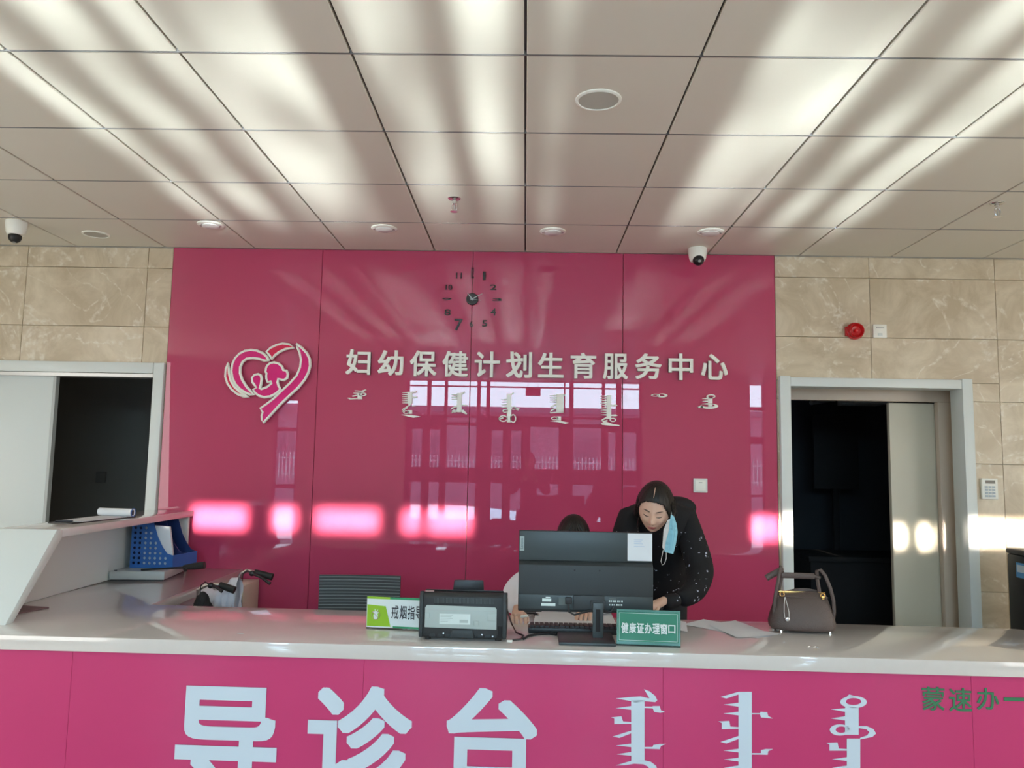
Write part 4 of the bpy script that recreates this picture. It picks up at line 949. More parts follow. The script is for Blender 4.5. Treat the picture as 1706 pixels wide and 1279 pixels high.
def side(x_shift, y, m, nm='side_panel', perf=False):
    A0 = xl+x_shift; R0 = xr+x_shift; q = R0-A0
    pr = [(A0, bz), (R0, bz), (R0, zlow), (A0+q*.86, zlow+.01), (A0+q*.74, zlow+.05), (A0+q*.62, zlow+(ztop-zlow)*.55), (A0+q*.50, ztop), (A0, ztop)]
    if perf:
        holes = []
        for i in range(7):
            for j in range(8):
                cx = A0+.022+i*.031+(.0); cz = bz+.028+j*.029
                lim = .95 if cz < zlow else (.50 if cz > ztop-.03 else .86-(cz-zlow)/(ztop-zlow)*.40)
                if cx < A0+q*lim-.022 and cz < ztop-.02: holes.append([(cx+.0085*math.cos(k*PI/4+PI/8), cz+.0085*math.sin(k*PI/4+PI/8)) for k in range(8)])
        me = curve_mesh([pr]+holes, .003)
        return obj(nm, on_plane(me, Vector((0, y, 0)), X3, Z3, NF), m, t, world=True)
    return obj(nm, MB().prism(pr, y, y+.003, axis=1), m, t, world=True)
side(0, fy, M['blue'], perf=True)
side((x2-xr)*.5, (fy+by)/2, M['navy'], 'divider')
side((x2-xr), by, M['navy'])
def quad(nm, a, b, z0, z1, m):  # thin upright board from point a to b
    d = Vector((b[0]-a[0], b[1]-a[1], 0)).normalized(); n_ = Vector((-d.y, d.x, 0))*.0015
    pts = [(a[0]-n_.x, a[1]-n_.y), (b[0]-n_.x, b[1]-n_.y), (b[0]+n_.x, b[1]+n_.y), (a[0]+n_.x, a[1]+n_.y)]
    return obj(nm, MB().prism(pts, z0, z1, axis=2), m, t, world=True)
quad('front_lip', (xr, fy), (x2, by), bz, zlow, M['blue'])
quad('back_panel', (xl, fy), (xl2, by), bz, ztop, M['navy'])
obj('floor_panel', MB().prism([(xl, fy+.004), (xr, fy+.004), (x2, by), (xl2, by)], bz, bz+.003, axis=2), M['navy'], t, world=True)
pa = U(247, 873, 1, fy+.02); pb = U(284, 877, 1, fy+.02)
tag(obj('paper_stack', MB().prism([(pa.x-.03, bz+.005), (U(289, 900, 1, fy+.02).x, bz+.005), (U(289, 918, 1, fy+.02).x, zlow+.01), (pb.x, min(1.115, pb.z)), (pa.x-.03, min(1.12, pa.z))], fy+.008, fy+.028, axis=1), M['paper'], bevel=.001), 'stack of white papers standing in the blue file holder', 'papers')
t = thing('notebook', 'small dark notebook tucked against the slanted board at far left', 'notebook', (-2.27, 3.68, CZ), 0)
nb = [CP(22, 1026), CP(58, 1018), CP(92, 1008), CP(50, 1004)]
obj('cover', MB().prism([(-2.345, 3.52), (-2.235, 3.50), (-2.175, 3.66), (-2.335, 3.70)], CZ+.0005, CZ+.006, axis=2), mat('dull_pink_card', (.20, .12, .125), .6), t, world=True, bevel=.001)
obj('clip', MB().prism([(-2.345, 3.57), (-2.29, 3.58), (-2.29, 3.65), (-2.34, 3.67)], CZ+.006, CZ+.028, axis=2), M['black'], t, world=True, bevel=.004)
# ---- on the ledge ---------------------------------------------------------------
LZ = 1.163
t = thing('clipboard', 'dark clipboard with white sheets lying on the raised ledge', 'clipboard', (-2.27, 4.2, LZ), 0)
c0, c1, c2, c3 = U(104, 872, 2, LZ), U(142, 874, 2, LZ), U(222, 863, 2, LZ), U(160, 856, 2, LZ)
cb = [(-2.375, 3.93), (-2.235, 3.90), (-2.175, 4.42), (-2.36, 4.47)]
obj('board', MB().prism(cb, LZ, LZ+.005, axis=2), M['black'], t, world=True, bevel=.001)
obj('sheets', MB().prism([(-2.37, 3.99), (-2.228, 3.975), (-2.18, 4.41), (-2.355, 4.46)], LZ+.0055, LZ+.0085, axis=2), M['paper'], t, world=True)
t = thing('paper_roll', 'rolled white notepad lying across the clipboard on the ledge', 'paper', (-2.27, 4.4, LZ), 0)
ra, rb = U(157, 859, 1, 4.42), U(219, 858, 1, 4.36)
ra = Vector((-2.37, 4.40, LZ+.030)); rb = Vector((-2.165, 4.36, LZ+.030))
obj('roll', MB().tube([ra, rb], .021, 24), M['paper'], t, world=True, smooth=True)
obj('core', MB().tube([rb+Vector((.0,0,0)), rb+Vector((.002,0,0))], .014, 20), M['ink'], t, world=True)
obj('ring', MB().tube([rb+Vector((.004, .0225*math.cos(a), .0225*math.sin(a))) for a in [i*2*PI/20 for i in range(22)]], .0022, 8, cap=False, up=Vector((1,0,0))), M['blue'], t, world=True, smooth=True)
tag(obj('pen', MB().tube([(-2.345, 3.945, LZ+.0105), (-2.27, 3.955, LZ+.0105), (-2.262, 3.956, LZ+.0105)], [.005, .005, .0015], 12), M['ink'], smooth=True), 'dark pen lying at the near edge of the clipboard', 'pen')

# ================================================================== BEHIND THE COUNTER
def chair(loc, rz, label, group=None):
    t = thing('office_chair', label, 'chair', loc, rz, group)
    obj('seat', MB().box(-.23, .23, -.22, .24, .42, .48), M['black_matte'], t, bevel=.02, seg=3)
    # backrest: slightly curved ribbed panel on the -y... rear side
    fr_ = MB(); n = 10
    def bx_(x): return .22 - .35*x*x
    b = obj('backrest', MB().prism([(x, bx_(x)) for x in [-.215+.043*i for i in range(11)]] + [(x, bx_(x)-.014) for x in [.215-.043*i for i in range(11)]], .56, .895, axis=2), M['grey_mesh'], t)
    mb = MB()
    for k in range(21):
        z_ = .565+k*.016; mb.tube([(x, bx_(x)+.003, z_) for x in [-.213+.0426*i for i in range(11)]], .0028, 6); mb.tube([(x, bx_(x)-.017, z_) for x in [-.213+.0426*i for i in range(11)]], .0028, 6)
    tag(obj('rib', mb, mat('rib_grey', (.16, .19, .20), .5) if 'rib_grey' not in bpy.data.materials else bpy.data.materials['rib_grey'], b, smooth=True), kind='stuff')
    obj('back_stem', MB().tube([(0, .10, .43), (0, .24, .45), (0, .245, .70)], .018, 10), M['black'], t, smooth=True)
    obj('column', MB().cyl((0, 0, .09), (0, 0, .42), .025), M['steel'], t, smooth=True)
    for k in range(5):
        a = 2*PI*k/5; l = obj('leg', MB().tube([(0, 0, .10), (.27*math.cos(a), .27*math.sin(a), .07)], [.022, .014], 8), M['black'], t, smooth=True)
        obj('caster', MB().lathe([(.026, -.012), (.027, 0), (.026, .012)], (.27*math.cos(a), .27*math.sin(a), .028), Vector((math.sin(a), -math.cos(a), 0))), M['black'], l, smooth=True)
    return t
chair((-.86, 4.05, 0), PI*.02, 'empty grey ribbed-back office chair behind the lime green sign')
bpy.data.objects['office_chair'].rotation_euler.z = .03
chair((.20, 4.12, 0), -.05, 'office chair under the seated woman behind the monitor')

# two folded wheelchairs behind the side counter
def wheelchair(loc, label, g, cloth=True):
    t = thing('wheelchair', label, 'wheelchair', loc, 0)
    X0, Y0, _ = loc
    for nm, grip0, grip1, lever, down in g:
        fr_ = obj('push_handle_tube', MB().tube(down+[grip0], .011, 12), M['chrome'], t, world=True, smooth=True)
        obj('grip', MB().tube([grip0, grip0*.5+grip1*.5, grip1], [.016, .018, .019], 14), M['rubber'], fr_, world=True, smooth=True)
        obj('brake_lever', MB().tube(lever, [.007]*(len(lever)-1)+[.009], 10), M['black'], fr_, world=True, smooth=True)
        obj('brake_clamp', MB().lathe_e(lever[0], (.016, .014, .016), 14, 10), M['black'], fr_, world=True, smooth=True)
        obj('brake_cable', MB().tube([lever[0], lever[0]+Vector((-.03, 0, .018)), lever[0]+Vector((-.05, 0, 0)), lever[0]+Vector((-.055, 0, -.06)), lever[0]+Vector((-.05, .01, -.2))], .003, 6), M['black'], fr_, world=True, smooth=True)
    for y_ in (Y0-.14, Y0+.14):
        c = Vector((X0-.04, y_, .30))
        w = obj('wheel', MB().tube([c+Vector((.275*math.cos(a), 0, .275*math.sin(a))) for a in [i*2*PI/36 for i in range(38)]], .016, 8, cap=False, up=Vector((0,1,0))), M['rubber'], t, world=True, smooth=True)
        w2 = MB()
        for k in range(12):
            a = k*PI/6; w2.tube([c, c+Vector((.27*math.cos(a), 0, .27*math.sin(a)))], .002, 6)
        w2.tube([c-Vector((0,.03,0)), c+Vector((0,.03,0))], .02, 12)
        obj('spokes', w2, M['chrome'], w, world=True)
        obj('side_frame', MB().tube([(X0+.14, y_, .03), (X0+.14, y_, .45), (X0-.10, y_, .47), (X0-.10, y_, .70)], .011, 10), M['chrome'], t, world=True, smooth=True)
        obj('front_wheel', MB().lathe([(.05,-.012),(.055,0),(.05,.012)], (X0+.18, y_, .056), Vector((0,1,0))), M['rubber'], t, world=True, smooth=True)
    obj('seat_sling', MB().box(X0-.10, X0+.14, Y0-.13, Y0+.13, .44, .46), M['black_matte'], t, world=True, bevel=.004)
    return t
def V3(x, y, z): return Vector((x, y, z))
g1a, g1b = U(366, 974, 1, 4.15), U(391, 983, 1, 4.15)
g2a, g2b = U(424, 953, 1, 4.42), U(454, 961, 1, 4.42)
wheelchair((-1.50, 4.28, 0), 'folded wheelchair with two black hand grips and a white cloth over it', [
 ('n', g1a, g1b, [U(351, 975, 1, 4.13), U(362, 979, 1, 4.11), U(370, 985, 1, 4.10)], [V3(-1.62, 4.15, .50), V3(-1.63, 4.15, .70), U(325, 1005, 1, 4.15), U(330, 982, 1, 4.15), U(345, 974, 1, 4.15)]),
 ('f', g2a, g2b, [U(420, 955, 1, 4.38), U(436, 962, 1, 4.36), U(450, 972, 1, 4.35)], [V3(-1.60, 4.42, .50), V3(-1.62, 4.42, .70), U(394, 975, 1, 4.42), U(402, 955, 1, 4.42), U(412, 950, 1, 4.42)])])
g3a, g3b = U(305, 945, 1, 4.44), U(343, 941, 1, 4.44)
g3a.z = max(g3a.z, CZ+.055); g3b.z = max(g3b.z, CZ+.06)
# draped cloth over the near wheelchair
def drape(name, label, top_pts, zb, y0, y1, m, cat):
    mb = MB(); n = len(top_pts); sub = 6
    pts = []
    for i in range(n-1):
        for k in range(sub):
            f = k/sub; a, b = top_pts[i], top_pts[i+1]; pts.append((a[0]*(1-f)+b[0]*f, a[1]*(1-f)+b[1]*f))
    pts.append(top_pts[-1])
    N = len(pts); rows_ = 10; vs = []
    for side_ in (0, 1):
        for j in range(rows_+1):
            for i, (x, z) in enumerate(pts):
                fz = j/rows_; zz = z*(1-fz)+zb*fz
                yy = (y0 if side_ == 0 else y1) + (.010*math.sin(i*1.15)+.005*math.sin(i*2.7+1))*(.3+fz)*(1 if side_ == 0 else -1)
                if j == 0: yy = y0+(y1-y0)*(.42 if side_ == 0 else .58)
                if j == 1: yy = y0+(y1-y0)*(.12 if side_ == 0 else .88)
                vs.append(Vector((x + .004*math.sin(j*1.3+i), yy, zz)))
    mb.v = vs; L_ = (rows_+1)*N
    for s_ in (0, 1):
        for j in range(rows_):
            for i in range(N-1):
                a = s_*L_+j*N+i; mb.f.append((a, a+1, a+1+N, a+N))
    for i in range(N-1): mb.f.append((i, i+1, L_+i+1, L_+i))
    return tag(obj(name, mb, m, smooth=True, angle=80), label, cat)
q = [U(337, 980, 1, 4.26), U(345, 976, 1, 4.26), U(360, 984, 1, 4.26), U(375, 975, 1, 4.26), U(388, 962, 1, 4.26), U(400, 961, 1, 4.26)]
drape('draped_cloth', 'crumpled white cloth draped over the wheelchair behind the side counter', [(p_.x, p_.z) for p_ in q], .60, 4.20, 4.31, M['cloth'], 'cloth')
qa = [U(326, 1010, 1, 4.10), U(333, 990, 1, 4.10), U(340, 984, 1, 4.10), U(346, 986, 1, 4.10), U(352, 1000, 1, 4.10), U(356, 1012, 1, 4.10)]
drape('dark_bag', 'dark cloth bag hanging beside the white draped cloth', [(p_.x, p_.z) for p_ in qa], .55, 4.04, 4.12, M['black_matte'], 'bag')
t = thing('walking_cane', 'black handled crutch leaning over the flat silver box', 'crutch', (g3a.x, 4.44, 0), 0)
g3a, g3b = U(306, 945, 1, 4.42), U(341, 941, 1, 4.42)
obj('grip', MB().tube([g3a, (g3a+g3b)/2, g3b], [.013, .019, .020], 14), M['rubber'], t, world=True, smooth=True)
obj('shaft', MB().tube([U(236, 949, 1, 4.55), g3a], .006, 10), M['black'], t, world=True, smooth=True)
obj('lever', MB().tube([g3a, U(309, 950, 1, 4.40)], [.008, .010], 10), M['black'], t, world=True, smooth=True)
# small white door panel of the low cabinet at the side counter's end
t = thing('low_cabinet', 'pale low cabinet end standing beyond the wheelchair grips', 'cabinet', (-1.70, 4.9, 0), 0)
ca = U(386, 965, 1, 4.78); cb_ = U(407, 952, 1, 4.78)
obj('body', MB().box(-1.815, cb_.x, 4.78, 5.06, .0, TOPZ-.058), M['beige_leaf'], t, world=True, bevel=.003)
obj('door', MB().box(-1.80, cb_.x-.01, 4.765, 4.779, .05, TOPZ-.07), M['white_panel'], t, world=True, bevel=.002)

# dark cabinet at the right ---------------------------------------------------
t = thing('dark_kiosk', 'tall black cabinet with a blue sticker at the right edge behind the counter', 'cabinet', (2.86, 4.35, 0), 0)
xk = U(1677, 930, 1, 4.62).x; zk = U(1685, 912, 1, 4.62).z
obj('body', MB().box(xk, xk+.50, 4.10, 4.62, .04, zk-.03), M['black'], t, world=True, bevel=.012)
obj('top_edge', MB().box(xk-.005, xk+.505, 4.095, 4.625, zk-.03, zk), mat('dark_steel', (.12, .12, .12), .3, metal=.6), t, world=True, bevel=.012, seg=3)
obj('foot', MB().box(xk+.02, xk+.48, 4.12, 4.60, 0, .04), M['black_matte'], t, world=True)
sa = UPn(1694, 961, Vector((xk, 0, 0)), X3); sb = UPn(1712, 940, Vector((xk, 0, 0)), X3)
st_ = obj('sticker', MB().box(xk-.002, xk-.0002, sb.y-.04, sa.y, min(sa.z, sb.z), max(sa.z, sb.z)), mat('sticker_blue', (.10, .32, .60), .4), t, world=True)
obj('sticker_band', MB().box(xk-.003, xk-.002, sb.y-.03, sa.y-.008, min(sa.z, sb.z)+.03, max(sa.z, sb.z)-.012), mat('sticker_pale', (.55, .68, .75), .5), st_, world=True)

# ================================================================== PEOPLE
def head_surface(u, v, k=1.0):
    """u: azimuth (0 = face, towards -Y), v: 0 top .. 1 bottom; metres, origin mid-head"""
    th = PI*v; x = math.sin(th)*math.sin(u); y = -math.sin(th)*math.cos(u); z = math.cos(th)
    P = Vector((x*.077, y*.094, z*.118))
    if z < 0:
        tpr = -z; P.x *= 1-.30*tpr**1.5; P.y = P.y*(1-.22*tpr**1.5) + (-.012*tpr if y < 0 else .0)
    if y > 0: P.y *= 1.06
    f = max(0, -y)
    def g(cx, cz, sx, sz, a): return a*math.exp(-((P.x-cx)/sx)**2-((P.z-cz)/sz)**2)*(f > .05)
    d = 0
    if k:
        d += g(0, -.022, .011, .017, .021) + g(0, -.002, .008, .024, .011)          # nose tip, bridge
        d += g(.010, -.028, .007, .006, .007) + g(-.010, -.028, .007, .006, .007)   # nostril wings
        d -= g(.031, .008, .017, .011, .0085) + g(-.031, .008, .017, .011, .0085)   # sockets
        d += g(.031, .006, .012, .0065, .0055) + g(-.031, .006, .012, .0065, .0055) # lids
        d += g(.032, .026, .022, .008, .004) + g(-.032, .026, .022, .008, .004)     # brow
        d += g(.040, -.026, .020, .018, .0055) + g(-.040, -.026, .020, .018, .0055) # cheeks
        d += g(0, -.056, .019, .0055, .0065) + g(0, -.067, .017, .006, .0065)       # lips
        d -= g(0, -.0615, .021, .0022, .0035)
        d -= g(0, -.079, .02, .006, .003); d += g(0, -.094, .018, .013, .008)       # chin
    P.y -= d
    return P
def make_head(par, M4, with_face=True):
    mb = MB(); nu, nv = 72, 64
    for j in range(nv+1):
        v = .001+.998*j/nv
        for i in range(nu):
            a = 2*PI*i/nu; a = a - .35*math.sin(a)  # finer towards the face
            mb.v.append(M4 @ head_surface(a, v))
    for j in range(nv):
        for i in range(nu):
            p = j*nu+i; q = j*nu+(i+1) % nu; mb.f.append((p, p+nu, q+nu, q))
    mb.f.append(tuple(range(nu))); mb.f.append(tuple(nv*nu+i for i in range(nu-1, -1, -1)))
    h = obj('head', mb, M['skin'], par, world=True, smooth=True, angle=180)
    inv = [M4 @ head_surface(0, .5)]
    def fp(x, z, lift=.0008):
        # point on the face surface for face coordinates x, z
        lo_v = math.acos(max(-.99, min(.99, z/.118)))/PI
        u = 0
        for _ in range(25):
            p_ = head_surface(u, lo_v); u += (x-p_.x)/.08*.8
        p_ = head_surface(u, lo_v); return M4 @ (p_ + Vector((0, -lift, 0)))
    if with_face:
        for s_ in (-1, 1):
            obj('eyelash', MB().tube([fp(s_*(.017+.0045*k), .0035-.0032*math.sin(PI*k/6), .001) for k in range(7)], [.0008, .0016, .002, .0022, .0022, .0018, .001], 6), M['brow'], h, world=True, smooth=True)
            obj('eyebrow', MB().tube([fp(s_*(.014+.0055*k), .0275+.0035*math.sin(PI*k/7), .0006) for k in range(7)], [.0014, .0024, .0027, .0026, .0022, .0016, .0008], 6), M['brow'], h, world=True, smooth=True)
            obj('nostril', MB().lathe_e(fp(s_*.0065, -.0335, -.0002), (.0026, .002, .0018), 10, 8), M['brow'], h, world=True, smooth=True)
        up_ = MB(); up_.tube([fp(-.021+.0042*k, -.0575+.0012*math.cos(PI*(k-5)/3)*(abs(k-5) < 3), .0004) for k in range(11)], [.0006, .0018, .0026, .0032, .0034, .003, .0034, .0032, .0026, .0018, .0006], 8)
        obj('upper_lip', up_, M['lips'], h, world=True, smooth=True)
        obj('lower_lip', MB().tube([fp(-.018+.0036*k, -.0655, .0002) for k in range(11)], [.0006, .002, .003, .0038, .0042, .0043, .0042, .0038, .003, .002, .0006], 8), M['lips'], h, world=True, smooth=True)
    for s_ in (-1, 1):
        e = MB(); e.lathe_e(Vector((0, 0, 0)), (.006, .016, .028), 14, 12)
        Me = M4 @ Matrix.Translation((s_*.078, .012, -.006)) @ Matrix.Rotation(s_*.35, 4, 'Z') @ Matrix.Rotation(-.12, 4, 'X')
        e.v = [Me @ p_ for p_ in e.v]; obj('ear', e, M['skin'], h, world=True, smooth=True)
    return h, fp
def hair_shell(par, M4, cut, length=.10, puff=1.12, back=1.14, bulge=None, name='hair'):
    """cut(P) -> True where the face stays bare"""
    nu, nv = 80, 56; V = []; keep = []
    for j in range(nv+1):
        v = .001+.80*j/nv
        for i in range(nu):
            a = 2*PI*i/nu
            P = head_surface(a, min(v, .62), 0); base = P.copy()
            if v > .62: P = Vector((P.x*(1-.0*(v-.62)), P.y, P.z-(v-.62)/.18*length))
            sc = puff if P.y < 0 else back
            groove = 1+.012*math.sin(a*17+3*v)+.007*math.sin(a*41)
            q = Vector((P.x*sc*groove, P.y*sc*groove, P.z*(puff if P.z > 0 else 1)))
            if bulge: q += bulge(q)
            V.append(q); keep.append(not cut(q))
    mb = MB(); idx = {}
    fs = []
    for j in range(nv):
        for i in range(nu):
            p = j*nu+i; q = j*nu+(i+1) % nu; f = (p, p+nu, q+nu, q)
            if sum(keep[k] for k in f) >= 3: fs.append(f)
    fs.append(tuple(range(nu)))
    used = sorted({k for f in fs for k in f}); mp_ = {k: n for n, k in enumerate(used)}
    mb.v = [M4 @ V[k] for k in used]; mb.f = [tuple(mp_[k] for k in f) for f in fs]
    me = bpy.data.meshes.new(name); me.from_pydata([tuple(p) for p in mb.v], [], mb.f)
    o = bpy.data.objects.new(name, me); COL.objects.link(o); m = o.modifiers.new('t', 'SOLIDIFY'); m.thickness = .010; m.offset = -1
    m2 = o.modifiers.new('s', 'SUBSURF'); m2.levels = m2.render_levels = 1
    dg = bpy.context.evaluated_depsgraph_get(); new = bpy.data.meshes.new_from_object(o.evaluated_get(dg)); bpy.data.objects.remove(o)
    return obj(name, new, M['hair'], par, world=True, smooth=True, angle=180)
def hand(par, wrist, dirv, palm_n, side=1, curl=.6, scale=1.0, name='hand', thumb_curl=.5):
    """five fingered hand; dirv = wrist to knuckles, palm_n = outward normal of the palm"""
    d = dirv.normalized(); n_ = (palm_n - d*palm_n.dot(d)).normalized(); s_ = d.cross(n_)*side  # s_ points to the thumb side
    W = lambda a, b, c: wrist + (d*a + s_*b + n_*c)*scale
    V, E, R = [], [], []
    def add(p, r): V.append(p); R.append(r*scale); return len(V)-1
    w0 = add(W(-.03, 0, 0), (.021, .016)) if False else None
    V = [W(-.035, 0, 0), W(0, 0, 0), W(.035, 0, .0), W(.066, .0, 0)]; R = [.022*scale, .022*scale, .026*scale, .020*scale]; E = [(0, 1), (1, 2), (2, 3)]
    V += [W(.062, .024, 0), W(.064, -.022, 0)]; R += [.014*scale, .014*scale]; E += [(2, 4), (2, 5)]
    pm = skin('palm', V, E, R, M['skin'], par, sub=2, root=1, world=True)
    for k, (off, ln) in enumerate([(.030, .070), (.010, .080), (-.010, .074), (-.028, .058)]):
        c = curl*(1+.12*k); a = .0; p = W(.058-.004*abs(k-1), off, 0); pts = [W(.035, off*.7, 0), p]; dd = d.copy()
        for seg, fr in ((0, .44), (1, .32), (2, .24)):
            a += c*(.9 if seg == 0 else 1.0); v = d*math.cos(a) + n_*math.sin(a); pts.append(pts[-1] + v*ln*fr*scale)
        skin('finger', pts, [(i, i+1) for i in range(len(pts)-1)], [.0095*scale, .0095*scale, .0085*scale, .0078*scale, .0062*scale], M['skin'], par, sub=2, root=0, world=True)
    pts = [W(.008, .012, .004), W(.030, .034, .010), W(.054, .044, .010+.020*thumb_curl), W(.074, .040, .014+.034*thumb_curl)]
    skin('thumb', pts, [(0, 1), (1, 2), (2, 3)], [.014*scale, .0115*scale, .010*scale, .0075*scale], M['skin'], par, sub=2, root=0, world=True)
    return pm

# ---- standing woman leaning over the counter ---------------------------------
wo = thing('person', 'woman in a black jacket leaning over the counter, blue mask hanging from her ear', 'person', (.72, 4.36, 0))
HC = U(1091, 846, 1, 3.86)
J = {}
body = chain(
    [('pel', V3(.77, 4.36, .93), .165), ('ab', V3(.75, 4.31, 1.05), .165), ('ch', V3(.72, 4.24, 1.16), .160), ('uc', V3(.69, 4.18, 1.25), .125), ('nk', V3(.67, 4.06, 1.285), .070)],
    [('uc', None, 0), ('sl', V3(.545, 4.14, 1.225), .074), (V3(.50, 4.06, 1.10), .068), (V3(.475, 3.99, .985), .062), (V3(.51, 3.90, .90), .055), (V3(.555, 3.82, .872), .042)],
    [('uc', None, 0), ('sr', V3(.835, 4.14, 1.225), .080), (V3(.872, 4.09, 1.09), .078), (V3(.895, 4.03, .975), .075), (V3(.83, 3.92, .895), .060), (V3(.745, 3.82, .870), .042)],
    [('pel', None, 0), (V3(.65, 4.43, .82), .115)], [('pel', None, 0), (V3(.83, 4.43, .82), .115)])
jk = skin('jacket', *body, M['jacket'], wo, sub=2, root=0, world=True)
# hood and collar
obj('hood', (lambda m_: m_)(MB().lathe_e(Vector((.80, 4.20, 1.285)), (.105, .085, .06), 28, 16)), M['jacket'], wo, world=True, smooth=True)
obj('collar', MB().tube([V3(.67+.085*math.sin(a), 4.07-.075*math.cos(a), 1.268+.02*math.cos(a+PI)) for a in [i*2*PI/20 for i in range(22)]], .030, 10, cap=False), M['jacket'], wo, world=True, smooth=True)
lg_ = chain([('p', V3(.74, 4.42, .90), .12), (V3(.66, 4.43, .80), .095), (V3(.65, 4.42, .48), .066), (V3(.64, 4.45, .10), .048)], [('p', None, 0), (V3(.82, 4.43, .80), .095), (V3(.83, 4.42, .48), .066), (V3(.84, 4.45, .10), .048)])
skin('trousers', *lg_, M['trousers'], wo, sub=2, root=0, world=True)
for x_ in (.64, .84): obj('shoe', MB().lathe_e(Vector((x_, 4.40, .045)), (.045, .12, .045), 18, 12), M['black'], wo, world=True, smooth=True)
skin('neck', [V3(.675, 4.10, 1.25), V3(.655, 4.0, 1.285), HC+Vector((.012, .045, -.03))], [(0, 1), (1, 2)], [.052, .050, .050], M['skin'], wo, sub=2, world=True)
HM = Matrix.Translation(HC) @ Matrix.Rotation(math.radians(-14), 4, 'Z') @ Matrix.Rotation(math.radians(7), 4, 'Y') @ Matrix.Rotation(math.radians(27), 4, 'X') @ Matrix.Scale(1.0, 4)
hd, fp = make_head(wo, HM)
def cutw(q):
    # bare face below a middle-parted hairline
    if q.y > .012: return False
    line = .074 - (abs(q.x+.004)/.080)**4*.080
    return q.z < line and abs(q.x) < .080 - max(0, -q.z)*.05
hair_shell(hd, HM, cutw, length=.085, puff=1.13, back=1.20, bulge=lambda q: Vector((0, .012*max(0, q.y/.1), 0)))
for s_, n_ in ((-1, 7), (1, 7)):
    # side locks falling in front of the ears
    for k in range(n_):
        pts = [HM @ Vector((s_*(.079+.0005*k), -.030+.012*k, .050)), HM @ Vector((s_*(.086+.0005*k), -.022+.012*k, .010)), HM @ Vector((s_*(.088+.0005*k), -.014+.012*k, -.040)), HM @ Vector((s_*(.080+.001*k), .006+.012*k, -.085-.006*(k % 3)))]
        obj('hair_lock', MB().tube(pts, [.004, .008, .008, .002], 8), M['hair'], hd, world=True, smooth=True)
obj('parting_highlight', MB().tube([HM @ Vector((-.002, -.040-.011*k, .1345-.0035*k-.0012*k*k)) for k in range(5)], [.0008, .0018, .002, .002, .001], 6), M['skin'], hd, world=True, smooth=True)  # pale line along the parting, also paints the highlight on the hair there
# mask dangling from the ear on the viewer's right
mk = thing('face_mask', 'light blue surgical mask dangling beside the standing woman\'s cheek', 'mask', U(1117, 890, 1, 3.79))
mt_, mb_ = U(1121, 858, 1, 3.80), U(1111, 920, 1, 3.78)
def mask_quad(xs, m, nm, yoff, th=.002):
    P = [U(x, y, 1, 3.79+yoff) for x, y in xs]
    n = 10; mb = MB()
    for d_ in (0, th):
        for i in range(n+1):
            for j in range(5):
                u_, v_ = i/n, j/4; q = P[0]*(1-u_)*(1-v_)+P[1]*(1-u_)*v_+P[2]*u_*v_+P[3]*u_*(1-v_)
                mb.v.append(q + Vector((0, d_ - .012*math.sin(PI*v_)+.002*math.sin(u_*18+2*v_), 0)))
    L_ = (n+1)*5
    for s_ in (0, 1):
        for i in range(n):
            for j in range(4): a = s_*L_+i*5+j; mb.f.append((a, a+1, a+6, a+5))
    for i in range(n): mb.f.append((i*5, i*5+5, L_+i*5+5, L_+i*5)); mb.f.append((i*5+4, i*5+9, L_+i*5+9, L_+i*5+4))
    for j in range(4): mb.f.append((j, j+1, L_+j+1, L_+j)); mb.f.append((n*5+j, n*5+j+1, L_+n*5+j+1, L_+n*5+j))
    return obj(nm, mb, m, mk, world=True, smooth=True, angle=60)
MO = U(1117, 890, 1, 3.79)
def mask_piece(nm, pl, m, dy, th):
    pts = [((U(x, y, 1, 3.79)-MO).x, (U(x, y, 1, 3.79)-MO).z) for x, y in pl]
    me = curve_mesh([pts], th); bm = bmesh.new(); bm.from_mesh(me); bmesh.ops.subdivide_edges(bm, edges=bm.edges[:], cuts=3, use_grid_fill=True)
    for v in bm.verts: v.co.z += .010*math.cos(v.co.x*60)+.0015*math.sin(v.co.y*260+v.co.x*90)
    bm.to_mesh(me); bm.free()
    return obj(nm, on_plane(me, MO+Vector((0, dy, 0)), X3, Z3, NF), m, mk, world=True)
pp_ = mask_piece('pleated_panel', [(1117, 857), (1122, 859), (1127, 872), (1129, 886), (1126, 905), (1121, 922), (1107, 919), (1109, 902), (1114, 882), (1115, 868)], M['mask_blue'], 0, .003)
mask_piece('inner_layer', [(1112, 866), (1116, 864), (1115, 880), (1110, 900), (1107, 917), (1104, 912), (1106, 882)], M['mask_white'], .004, .002)
for k_, (xa_, ya_, xb_, yb_) in enumerate([(1116, 868, 1113, 915), (1120, 866, 1117, 918), (1124, 874, 1120, 912)]):
    obj('pleat', MB().tube([U(xa_, ya_, 1, 3.775), U((xa_+xb_)/2+1.5, (ya_+yb_)/2, 1, 3.775), U(xb_, yb_, 1, 3.775)], .0013, 6), M['mask_blue'], pp_, world=True, smooth=True)
obj('ear_loop', MB().tube([U(1105, 916, 1, 3.79), U(1103, 925, 1, 3.79), U(1101, 935, 1, 3.79), U(1103, 941, 1, 3.79), U(1107, 939, 1, 3.79), U(1110, 930, 1, 3.79), U(1110, 920, 1, 3.79)], .0016, 6), M['mask_white'], mk, world=True, smooth=True)
obj('ear_loop', MB().tube([U(1119, 858, 1, 3.80), U(1118, 851, 1, 3.81), U(1115, 844, 1, 3.84)], .0016, 6), M['mask_white'], mk, world=True, smooth=True)
